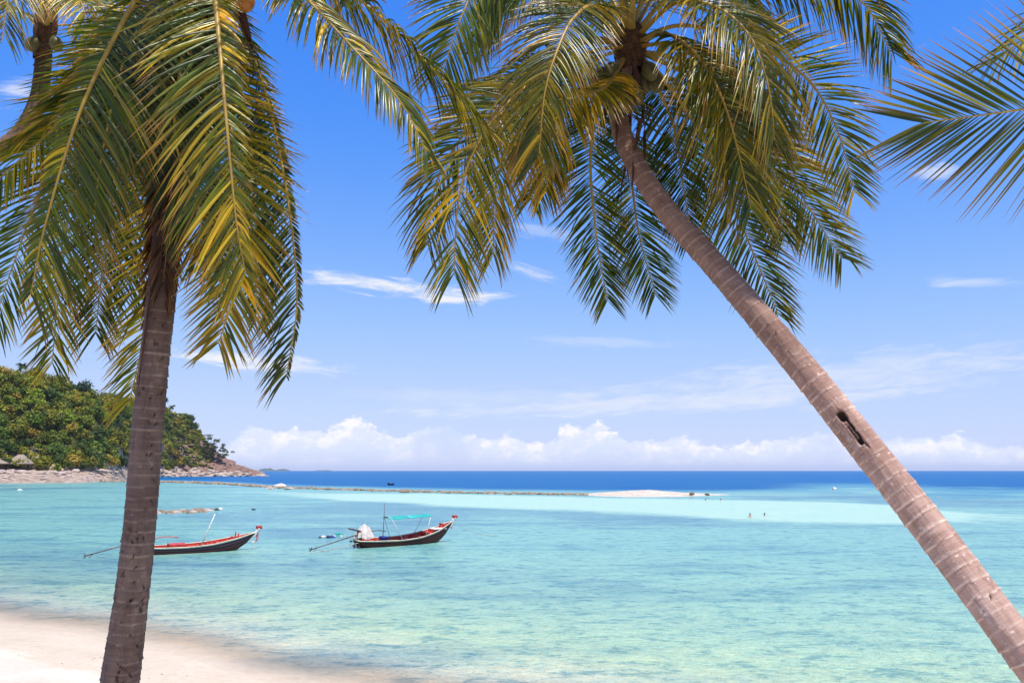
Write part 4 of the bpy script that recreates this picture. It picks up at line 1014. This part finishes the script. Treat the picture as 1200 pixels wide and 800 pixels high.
        pth = np.array([[-.4, 0, g0+.38], [tail, 0, tailz]]); mb = MB(); mb.tube(pth, [.045, .032], 8); s.part(mb, 'propeller_shaft', STEEL, True)
        mb = MB(); c = pth[1]; d = pth[1]-pth[0]; d /= np.linalg.norm(d); mb.tube([c-d*.08, c+d*.1], [.05, .02], 8)
        for a in (0.4, 2.5, 4.6):
            r_ = np.array([0, math.cos(a), math.sin(a)]); sd = np.cross(d, r_)
            V = np.array([c + r_*.03 - sd*.03, c + r_*.20 - sd*.09 + d*.04, c + r_*.27, c + r_*.20 + sd*.09 - d*.04, c + r_*.03 + sd*.03]); V2 = V + d*.015
            mb.add(np.vstack([V, V2]), None, [[0,1,2],[0,2,3],[0,3,4],[7,6,5],[8,7,5],[9,8,5]])
        s.part(mb, 'propeller', STEEL)
        mb = MB(); mb.tube([c - d*.5 + np.array([0, 0, -.02]), c - d*.15 + np.array([0, 0, -.22]), c + d*.12 + np.array([0, 0, -.24])], .02, 6); s.part(mb, 'skeg', STEEL)
        if tiller:
            mb = MB(); mb.tube(spline([[.6, 0, g0+.55], [1.5, .05, g0+.62], [2.3, .08, g0+.52]], 8), .028, 7); s.part(mb, 'tiller', tcol or DARKW, True)

def drape(mb, c, hx, hy, hz, seed):
    """cloth pulled over a box, sagging in folds"""
    n, m = 26, 40; V = np.zeros((n, m, 3))
    for i in range(n):
        t = i/(n-1); a = np.linspace(0, 2*math.pi, m, endpoint=False)
        r = .60*np.clip(t*2.4, 0, 1)**.7 + .42*np.clip((t-.35)/.5, 0, 1); dn = np.clip((t-.38)/.62, 0, 1)
        sq = 1/np.maximum(np.abs(np.cos(a)), np.abs(np.sin(a)))**.75
        fold = 1 + .20*dn*np.sin(a*7+seed) + .10*dn*np.sin(a*13+1)
        V[i] = np.stack([c[0] + hx*r*sq*np.cos(a)*fold*(1+.25*dn), c[1] + hy*r*sq*np.sin(a)*fold*(1+.25*dn), c[2] + hz*(1-dn*1.9)*(1) - .05*r + .12*hz*(fbm(np.cos(a)*2+t*3, np.sin(a)*2, seed=seed)-.5)*3 + (1-dn)*.42*hz*np.cos(a+2.6) + .12*hz*np.sin(a*3+seed)*np.clip(t*2, 0, 1)], 1)
    return mb.add(V.reshape(-1, 3), grid_quads(n, m, True))

# the boat with the canopy
HULL_A = mat_hull('maroon_hull', [(0, (.07, .05, .03)), (.22, (.115, .028, .025)), (.74, (.05, .02, .022)), (.90, (.50, .40, .27))], None)
A0 = G(421, 641.5, 0); yawA = R(44)
bA = Boat(8.3, 1.75, [0, .1, .4, .6, .8, .92, 1], [.55, .50, .46, .58, .92, 1.28, 1.62], A0, yawA, R(5), 'dark maroon longtail boat with a teal canopy and a covered engine at the stern', HULL_A, REDP, CREAM)
for u in (.22, .36, .5, .64, .76): bA.bench(u, .2 if u < .7 else .5)
pr = bA.prow(WHITEP, REDP); bA.ribbon(pr[6] + np.array([.02, 0, 0]), PINK, 4, .45, 1)
bA.engine(-4.0, .10)
mb = MB(); mb.box((8.3*.86, 0, bA.g(.86)-.06), (.65, bA.hb(.86)*.8, .03)); bA.part(mb, 'foredeck', WHITEP)
mb = MB(); mb.box((8.3*.91, 0, bA.g(.91)+.10), (.05, .30, .05)); mb.box((8.3*.91, -.2, bA.g(.91)+.02), (.04, .04, .1)); mb.box((8.3*.91, .2, bA.g(.91)+.02), (.04, .04, .1)); bA.part(mb, 'bow_cleat', REDP)
x0, x1, hz = 8.3*.27, 8.3*.735, 2.02
gx = np.linspace(x0, x1, 26); gy = np.linspace(-.5, .5, 12); X, Y = np.meshgrid(gx, gy)
Zc = hz + .10 - .13*(Y/.5)**2 + .10*(X-x0)/(x1-x0) - .03*np.sin((X-x0)/(x1-x0)*math.pi*3)**2 + .012*np.sin(X*6+Y*4)
V = np.stack([X, Y, Zc], -1).reshape(-1, 3); n_ = len(V)
q = grid_quads(12, 26); mk('canopy', np.vstack([V, V - [0, 0, .02]]), np.vstack([q, q[:, ::-1] + n_]), mat=TEALC, parent=bA.root)
for xx in (x0+.1, x1-.1):
    for sg in (-1, 1):
        u = min(max((xx + (.9 if xx < x0+1 else -.55))/8.3, .05), .95); mb = MB(); mb.tube([[xx, sg*.47, hz+.0], [xx+(.9 if xx < x0+1 else -.55), sg*(bA.hb(u)-.03), bA.g(u)]], .022, 7); bA.part(mb, 'canopy_post', GREY, True)
for xx in (x0+.1, x0 + (x1-x0)*.5, x1-.1):
    mb = MB(); mb.tube(spline([[xx, -.49, hz+.0], [xx, 0, hz+.11], [xx, .49, hz+.0]], 8), .02, 6); bA.part(mb, 'canopy_bow', GREY, True)
mb = MB(); mb.tube([[x0-.15, .1, .1], [x0-.2, .1, 3.15]], [.03, .015], 7); bA.part(mb, 'aerial_pole', DARKW, True)
mb = MB(); mb.tube([[-.12, .35, .45], [-.28, .35, -.3]], .05, 7); mb.tube([[-.2, -.35, .45], [-.36, -.35, -.3]], .05, 7); mb.box((-.3, 0, .12), (.05, .42, .03)); bA.part(mb, 'stern_bracket', DARKW)
# cloth over the engine, tub behind it
def in_boat(bt, o, label, cat, name=None):
    o.location = bt.root.location; o.rotation_euler = bt.root.rotation_euler; return tag(o, label, cat)
mb = MB(); drape(mb, (.38, 0, 1.12), .46, .40, .40, 3); in_boat(bA, mb.build('tarpaulin', TARP, None, True), 'crumpled pale tarpaulin draped over the engine of the canopied boat', 'tarpaulin')
mb = MB(); u = np.array([0, .02, 1, 1.0, .96, .1]); cx_ = 2.05
mb.tube(np.array([[cx_, 0, .16], [cx_, 0, .18], [cx_, 0, .66], [cx_, 0, .69]]), [.24, .26, .33, .35], 20); in_boat(bA, mb.build('plastic_tub', BLUEP, None, True), 'dark blue plastic tub standing behind the covered engine', 'tub')

# the open red boat at the left
HULL_B = mat_hull('dark_striped_hull', [(0, (.10, .16, .05)), (.14, (.09, .03, .03)), (.44, (.30, .04, .04)), (.50, (.045, .03, .045)), (.70, (.22, .07, .06)), (.75, (.04, .035, .06)), (.92, (.62, .56, .44))], None)
B0 = G(166, 650.0, 0); yawB = R(35)
bB = Boat(7.2, 1.6, [0, .1, .4, .6, .8, .92, 1], [.52, .46, .46, .56, .82, 1.02, 1.20], B0, yawB, R(4), 'open dark hulled longtail boat with a bright red interior and a leaning white pole', HULL_B, REDP, CREAM)
for u in (.24, .4, .55, .68): bB.bench(u, .18)
pr = bB.prow(WHITEP, REDP); bB.ribbon(pr[9] + np.array([.06, 0, 0]), PINK, 5, .8, 2)
bB.engine(-3.4, .12, True, REDP)
mb = MB(); mb.box((7.2*.30, -.15, bB.g(.3)+.06), (.55, .42, .13)); bB.part(mb, 'engine_locker', REDP)
for sg in (-1, 1):
    mb = MB(); mb.tube([[7.2*.86, sg*(bB.hb(.86)-.06), bB.g(.86)-.1], [7.2*.86, sg*(bB.hb(.86)-.06), bB.g(.86)+.26]], .05, 7); bB.part(mb, 'mooring_post', REDP)
mb = MB(); mb.box((7.2*.88, 0, bB.g(.88)-.05), (.5, bB.hb(.88)*.75, .03)); bB.part(mb, 'foredeck', REDP)
mb = MB(); mb.tube([[7.2*.50, -.2, .1], [7.2*.50+.95, -.1, 2.55]], [.035, .045], 8); in_boat(bB, mb.build('leaning_pole', GREY, None, True), 'white pole leaning up out of the open red boat', 'pole')
# ropes
def rope(pts, r, label):
    pth = spline(pts, 30); mb = MB(); mb.tube(pth, r, 6); tag(mb.build('mooring_rope', ROPE, None, True), label, 'rope')
e = bA.world((-.3, -.3, .4)); f = G(338, 650, -.05); rope([e, (e+f)/2 + np.array([0, 0, -.12]), f], .022, 'pale mooring rope running left from the stern of the canopied boat')
e = bB.world((7.2, 0, 1.0)); f = G(300, 646, -.1); rope([e, e*.5+f*.5 + np.array([0, 0, -.15]), f], .018, 'thin rope hanging from the bow of the open red boat')
e = bA.world((8.5, 0, 1.4)); f = G(590, 628, -.1); rope([e, e*.5+f*.5 + np.array([0, 0, -.3]), f], .014, 'thin bow rope of the canopied boat going down to the right')
# floats
FL = {'white': WHITEP, 'blue': BLUEP, 'teal': TEALC, 'dark': simple('black_rubber', (.03, .03, .035), .6, .3, .2, 6), 'tan': CREAM}
def float_(px, py, s, k, label, elong=1.5):
    p = G(px, py, 0); u = np.linspace(0, 1, 10); mb = MB(); a = random.uniform(0, 3); ax = np.array([math.cos(a), math.sin(a), 0])
    mb.tube(p + np.array([0, 0, s*.25]) + (u-.5)[:,None]*2*s*elong*ax, np.maximum(s*np.sin(np.clip(u, .03, .97)*math.pi)**.5, .01), 10)
    mb.tube(p + np.array([0, 0, s*.25]) + np.array([ax*s*elong, ax*s*elong*1.25]), s*.25, 8)
    tag(mb.build('float', FL[k], None, True), label, 'float', 'floats bobbing on the water')
for px, py, s, k, lab in [(375, 629.6, .09, 'dark', 'small black float at the left end of the float string'), (379, 629.5, .14, 'white', 'white float near the left end of the float string'), (384.5, 629.7, .16, 'dark', 'biggest dark float in the string left of the canopied boat'), (389, 629.4, .14, 'blue', 'dark blue float in the middle of the float string'), (392, 628.6, .11, 'tan', 'cream float right of the dark blue float'), (394, 626.4, .13, 'teal', 'teal float at the upper edge of the float string'), (398, 626.2, .16, 'teal', 'larger teal float at the right end of the float string'), (400, 628.6, .12, 'tan', 'tan float nearest the stern of the canopied boat'),
    (254, 597.5, .22, 'dark', 'dark float beside the coral rocks'), (258.5, 597.2, .28, 'white', 'white float right of the coral rocks'), (297, 597.3, .18, 'dark', 'lone dark float far right of the coral rocks'), (23, 574.5, .4, 'white', 'white float alone on the water below the hut'), (978, 573.5, .6, 'white', 'white marker float on the blue water left of the leaning trunk'), (411.5, 634.5, .10, 'dark', 'small dark fender float hanging by the stern of the canopied boat'), (296.5, 635.5, .10, 'tan', 'small tan float just right of the open red boat')]:
    float_(px, py, s, k, lab)
# small dark skiff on the deep water
p = G(458, 568.2, 0); mb = MB(); u = np.linspace(0, 1, 12); sk = empty('skiff', p, 'tiny dark skiff on the deep blue water beyond the reef', 'boat')
V = np.stack([np.stack([(u-.5)*2.6, sg*.5*np.sin(np.clip(u*.9+.1, 0, 1)*math.pi)**.6, .55 + .35*(2*u-1)**2], 1) if k else np.stack([(u-.5)*2.2, sg*.2*np.sin(np.clip(u*.9+.1, 0, 1)*math.pi)**.6, np.full(12, -.1)], 1) for sg, k in ((-1, 1), (-1, 0), (1, 0), (1, 1))], 1)
mk('hull', V.reshape(-1, 3) + p, grid_quads(12, 4), mat=DARKW, parent=sk, origin=p)
mb = MB(); mb.box(p + np.array([.2, 0, .45]), (.12, .4, .03)); mb.build('bench', DARKW, sk, origin=p)
mb = MB(); mb.box(p + np.array([-.9, 0, .75]), (.18, .15, .28)); mb.build('motor', STEEL, sk, origin=p)

# ------------------------------------------------------------------ swimmers
def mat_skin():
    m, b, nt = new_mat('skin', .5, .35); n = noise(objco(), 9, 3, .6)
    nt.links.new(cmix(n, (.40, .20, .13), (.52, .29, .20)), b.inputs['Base Color']); return m
SKIN = mat_skin(); HAIR = simple('dark_hair', (.03, .018, .013), .7, .3, .3, 20)
def swimmer(px, py, yaw, up, label, arms):
    """one continuous body, skinned over a chain of joints; chest deep in the water"""
    p = G(px, py, 0); t = empty('person', p, label, 'person', 'swimmers', (0, 0, yaw))
    J = [((0, 0, -.75), .13), ((0, 0, -.45), .125), ((0, 0, -.15), .14), ((0, 0, .02), .13), ((0, 0, .10), .055), ((0, .01, .17), .065), ((0, .02, .24), .088), ((0, .015, .31), .088), ((0, .01, .365), .05),
         ((.17, 0, .0), .06), ((-.17, 0, .0), .06)]
    Ed = [(0,1),(1,2),(2,3),(3,4),(4,5),(5,6),(6,7),(7,8),(3,9),(3,10)]
    for k, sg in ((9, 1), (10, -1)):
        a = arms
        b0 = len(J); J += [((sg*.30, .10, -.14 + a*.1), .042), ((sg*.26, .32, -.10 + a*.16), .032), ((sg*.25, .40, -.10 + a*.18), .036)]; Ed += [(k, b0), (b0, b0+1), (b0+1, b0+2)]
        for fi in range(5):
            b1 = len(J); sp = (fi-2)*.018
            J += [((sg*.25 + sp, .46 - abs(fi-2)*.008, -.10 + a*.18), .012), ((sg*.25 + sp*1.5, .52 - abs(fi-2)*.014 - (.03 if fi == 0 else 0), -.12 + a*.18), .009)]; Ed += [(b0+2, b1), (b1, b1+1)]
    for sg in (1, -1):
        b0 = len(J); J += [((sg*.10, .02, -.95), .085), ((sg*.11, .06, -1.2), .06)]; Ed += [(0, b0), (b0, b0+1)]
    me = bpy.data.meshes.new('body'); me.from_pydata([(x, y, z+up) for (x, y, z), r in J], Ed, []); o = bpy.data.objects.new('body', me); COL.objects.link(o); o.parent = t
    sk = o.modifiers.new('skin', 'SKIN'); sk.use_smooth_shade = True
    for i, (_, r) in enumerate(J): me.skin_vertices[0].data[i].radius = (r, r*.85 if i < 4 else r)
    me.skin_vertices[0].data[0].use_root = True
    o.modifiers.new('sub', 'SUBSURF').levels = 1; o.modifiers['sub'].render_levels = 1; me.materials.append(SKIN)
    v, tt = ICO[2]; w = v*np.array([.098, .105, .10]); w[:,1] -= .012*(w[:,2] < 0); w = w[:]; msk = (v[:,2] > -.1) | (v[:,1] < -.2)
    w = np.where(msk[:,None], w, w*.75); mk('hair', w + np.array([0, .0, .315+up]), None, tt, mat=HAIR, parent=t)
    mb = MB(); mb.tube([[0, .10, .275+up], [0, .128, .25+up]], [.012, .02], 6); mb.build('nose', SKIN, t, True)
swimmer(826.5, 586.5, 2.0, -.04, 'dark haired swimmer, the left one of the pair near the sandbar tail', 0)
swimmer(844.5, 586.3, -1.2, -.03, 'swimmer with wet brown hair, right one of the pair near the sandbar tail', 0)
swimmer(879, 605.6, 2.8, .05, 'swimmer standing with bare shoulders out of the pale shallows', .3)
swimmer(896, 604.2, -.6, -.05, 'swimmer low in the water, right one of the nearer pair', 0)
swimmer(976, 573.8, 1.0, 0, 'far swimmer beside the white marker float on blue water', 1)

# ------------------------------------------------------------------ small things on the sand
SHELL = simple('shell_bits', (.46, .35, .26), .8, .2, .3, 12)
rg = np.random.default_rng(41); VV, TT = [], []; nb = 0
for i in range(170):
    x = rg.uniform(-26, 2); yw = np.interp(x, [-60, -20, -10, -4.6, 0, 8], [60, 33.2, 26.8, 23.3, 20.9, 17.6]); y = yw - rg.gamma(2.0, 2.4) - 2.2
    z = float(sand_z(x, y)); s = rg.uniform(.008, .03); w, t = rock_shape(1, int(rg.integers(0, 20)), .5)
    VV.append(w*s + np.array([x, y, z + .01])); TT.append(t+nb); nb += len(w)
tag(mk('shell_litter', np.vstack(VV), None, np.vstack(TT), mat=SHELL, smooth=False), 'scatter of small shell and coral bits on the sand', 'shells', kind='stuff')

# ------------------------------------------------------------------ light, sky, camera
SUN = np.array([.20, -.29, .93]); SUN /= np.linalg.norm(SUN)
el = math.asin(SUN[2]); rot = math.atan2(SUN[0], SUN[1])
ld = bpy.data.lights.new('sun', 'SUN'); ld.energy = 5.0; ld.angle = R(.53); ld.color = (1.0, .94, .83)
lo = bpy.data.objects.new('sun', ld); COL.objects.link(lo); lo.rotation_euler = Vector(-SUN).to_track_quat('-Z', 'Y').to_euler(); lo.location = (0, 0, 60)

w = bpy.data.worlds.new('World'); scene.world = w; w.use_nodes = True; nt = w.node_tree; E.nt = nt
for n in list(nt.nodes): nt.nodes.remove(n)
out = nt.nodes.new('ShaderNodeOutputWorld'); bg = nt.nodes.new('ShaderNodeBackground'); bg.inputs['Strength'].default_value = .10
sky = nt.nodes.new('ShaderNodeTexSky'); sky.sky_type = 'NISHITA'; sky.sun_disc = False; sky.sun_elevation = el; sky.sun_rotation = rot
sky.air_density = 1.0; sky.dust_density = .25; sky.ozone_density = 1.5; sky.altitude = 0
sc_ = nt.nodes.new('ShaderNodeVectorMath'); sc_.operation = 'SCALE'; sc_.inputs['Scale'].default_value = .12; nt.links.new(sky.outputs[0], sc_.inputs[0])
cv_ = nt.nodes.new('ShaderNodeRGBCurve'); nt.links.new(sc_.outputs[0], cv_.inputs['Color'])
for ci, pts_ in enumerate([[(0, 0), (.10, .032), (.141, .061), (.223, .188), (.332, .345), (.5, .50), (.7, .60), (1, .72)], [(0, 0), (.12, .13), (.238, .275), (.361, .429), (.509, .578), (.7, .68), (.815, .73), (1, .80)], [(0, 0), (.2, .52), (.40, .93), (.578, 1.0), (1, 1.0)]]):
    cu = cv_.mapping.curves[ci]
    while len(cu.points) < len(pts_): cu.points.new(.5, .5)
    for p_, xy in zip(cu.points, pts_): p_.location = xy
cv_.mapping.update()
sc2 = nt.nodes.new('ShaderNodeVectorMath'); sc2.operation = 'SCALE'; sc2.inputs['Scale'].default_value = 1/.12; nt.links.new(cv_.outputs[0], sc2.inputs[0])
nt.links.new(sc2.outputs[0], bg.inputs['Color'])
g = nt.nodes.new('ShaderNodeTexCoord').outputs['Generated']
sx = nt.nodes.new('ShaderNodeSeparateXYZ'); nt.links.new(g, sx.inputs[0]); dx, dy, dz = (E(sx.outputs[i]) for i in range(3))
az = E.m('ARCTAN2', dx, dy); elv = E.m('ARCSINE', dz)
def azel(px, py):
    d = ray(px, py); d = d/np.linalg.norm(d); return math.atan2(d[0], d[1]), math.asin(d[2])
# cumulus bank on the horizon
CU = [(-200, 520), (60, 520), (240, 530), (266, 522), (280, 505), (300, 500), (322, 512), (345, 503), (378, 510), (402, 500), (424, 490), (446, 508), (470, 512), (500, 500), (535, 499), (560, 520), (598, 505), (620, 528), (650, 508), (684, 494), (718, 504), (760, 522), (792, 508), (830, 524), (880, 520), (940, 505), (990, 512), (1040, 520), (1100, 514), (1130, 502), (1165, 528), (1400, 522)]
a0, a1 = azel(-200, 551)[0], azel(1400, 551)[0]
hh = ramp((az - a0)/(a1 - a0), [((azel(x, y)[0]-a0)/(a1-a0), max(azel(x, y)[1], 0)*10) for x, y in CU], 'B_SPLINE')
hsep = nt.nodes.new('ShaderNodeSeparateColor'); nt.links.new(hh, hsep.inputs[0]); h = E(hsep.outputs[0])*.1
cv = vec(az*34.0, elv*46.0, 1.7)
n1 = noise(cv, 1.0, 7, .58); n2 = noise(cv, 3.2, 6, .6); n3 = noise(vec(az*34.0 + .25, elv*46.0 - .35, 1.7), 1.0, 7, .58)
dens = h*(.50 + n1*1.15) - elv + (n2-.5)*.020
cum = ss(-.001, .0060, dens)*ss(-.002, .012, elv)
lit = ss(-.06, .16, (n1-n3)) 
shade = ss(.0, .030, dens)*.45
ccol = cmix(lit*.75 + .25, (.66, .74, .93), (.99, .96, .97))
ccol = cmix(shade*(1.0-lit*.6), ccol, (.66, .75, .96))
gap = ss(.30, .50, noise(vec(az*13.0, elv*6.0, 8.3), 1.0, 3, .5)); cum = cum*(gap*.75 + .25)*(.92 - .70*ss(.30, .95, (dens/(h + .004))))
# thin streaks higher up
wsum = None
def wisp(px, py, wx, wy, tilt, amp, seed):
    global wsum
    a_, e_ = azel(px, py); u = (az - a_)*(F/wx) ; v = ((elv - e_) - (az - a_)*tilt)*(F/wy)
    gsn = E.m('EXPONENT', (u*u + v*v)*-1.0)
    nn = noise(vec(az*20.0, (elv - az*tilt)*95.0, seed), 1.0, 8, .66, .5)
    f = ss(.28, .85, gsn*.72 + (nn - .5)*1.5)*amp
    wsum = f if wsum is None else E.m('MAXIMUM', wsum, f)
wisp(445, 333, 105, 12, -.10, .95, 3.0); wisp(530, 346, 78, 13, -.03, .9, 5.0); wisp(395, 330, 60, 7, .02, .85, 9.0)
wisp(300, 424, 115, 13, -.07, 1.0, 7.0); wisp(622, 320, 45, 8, -.32, .55, 12.0); wisp(640, 272, 50, 12, -.1, .28, 14.0)
wisp(1140, 330, 60, 9, -.05, .40, 15.0); wisp(1095, 202, 32, 12, -.1, .55, 17.0); wisp(20, 105, 26, 16, .2, .6, 18.0)
wisp(800, 470, 420, 18, .03, .50, 20.0); wisp(980, 440, 330, 28, .06, .42, 22.0); wisp(700, 400, 130, 10, -.05, .22, 24.0); wisp(560, 465, 200, 14, .0, .22, 26.0)
bgc = nt.nodes.new('ShaderNodeBackground'); nt.links.new(ccol, bgc.inputs['Color']); bgc.inputs['Strength'].default_value = .92
bgw = nt.nodes.new('ShaderNodeBackground'); bgw.inputs['Color'].default_value = (.97, .97, 1, 1); bgw.inputs['Strength'].default_value = .82
m1 = nt.nodes.new('ShaderNodeMixShader'); nt.links.new(wsum.s, m1.inputs[0]); nt.links.new(bg.outputs[0], m1.inputs[1]); nt.links.new(bgw.outputs[0], m1.inputs[2])
m2 = nt.nodes.new('ShaderNodeMixShader'); nt.links.new(cum.s, m2.inputs[0]); nt.links.new(m1.outputs[0], m2.inputs[1]); nt.links.new(bgc.outputs[0], m2.inputs[2])
nt.links.new(m2.outputs[0], out.inputs['Surface'])

hm = bpy.data.materials.new('air_haze'); hm.use_nodes = True; hn = hm.node_tree
for n in list(hn.nodes): hn.nodes.remove(n)
ho = hn.nodes.new('ShaderNodeOutputMaterial'); pv = hn.nodes.new('ShaderNodeVolumePrincipled'); pv.inputs['Color'].default_value = (.80, .88, 1, 1); pv.inputs['Density'].default_value = 4.0e-5; pv.inputs['Anisotropy'].default_value = 0.0
hn.links.new(pv.outputs[0], ho.inputs['Volume'])
mb = MB(); mb.box((0, 0, 45), (24000, 24000, 57)); hz_ = mb.build('haze', hm); tag(hz_, kind='stuff')

cd = bpy.data.cameras.new('camera'); co_ = bpy.data.objects.new('camera', cd); COL.objects.link(co_)
cd.sensor_fit = 'HORIZONTAL'; cd.sensor_width = 36; cd.lens = 36*F/1200; cd.clip_start = .1; cd.clip_end = 150000
co_.location = CAM; co_.rotation_euler = (math.pi/2 + PITCH, 0, 0); scene.camera = co_
scene.render.resolution_x, scene.render.resolution_y = 1024, 682
vs = scene.view_settings; vs.view_transform = 'Standard'; vs.look = 'None'; vs.gamma = 1.0; vs.use_curve_mapping = False; vs.exposure = 0.25
scene.cycles.max_bounces = 8; scene.cycles.transparent_max_bounces = 8
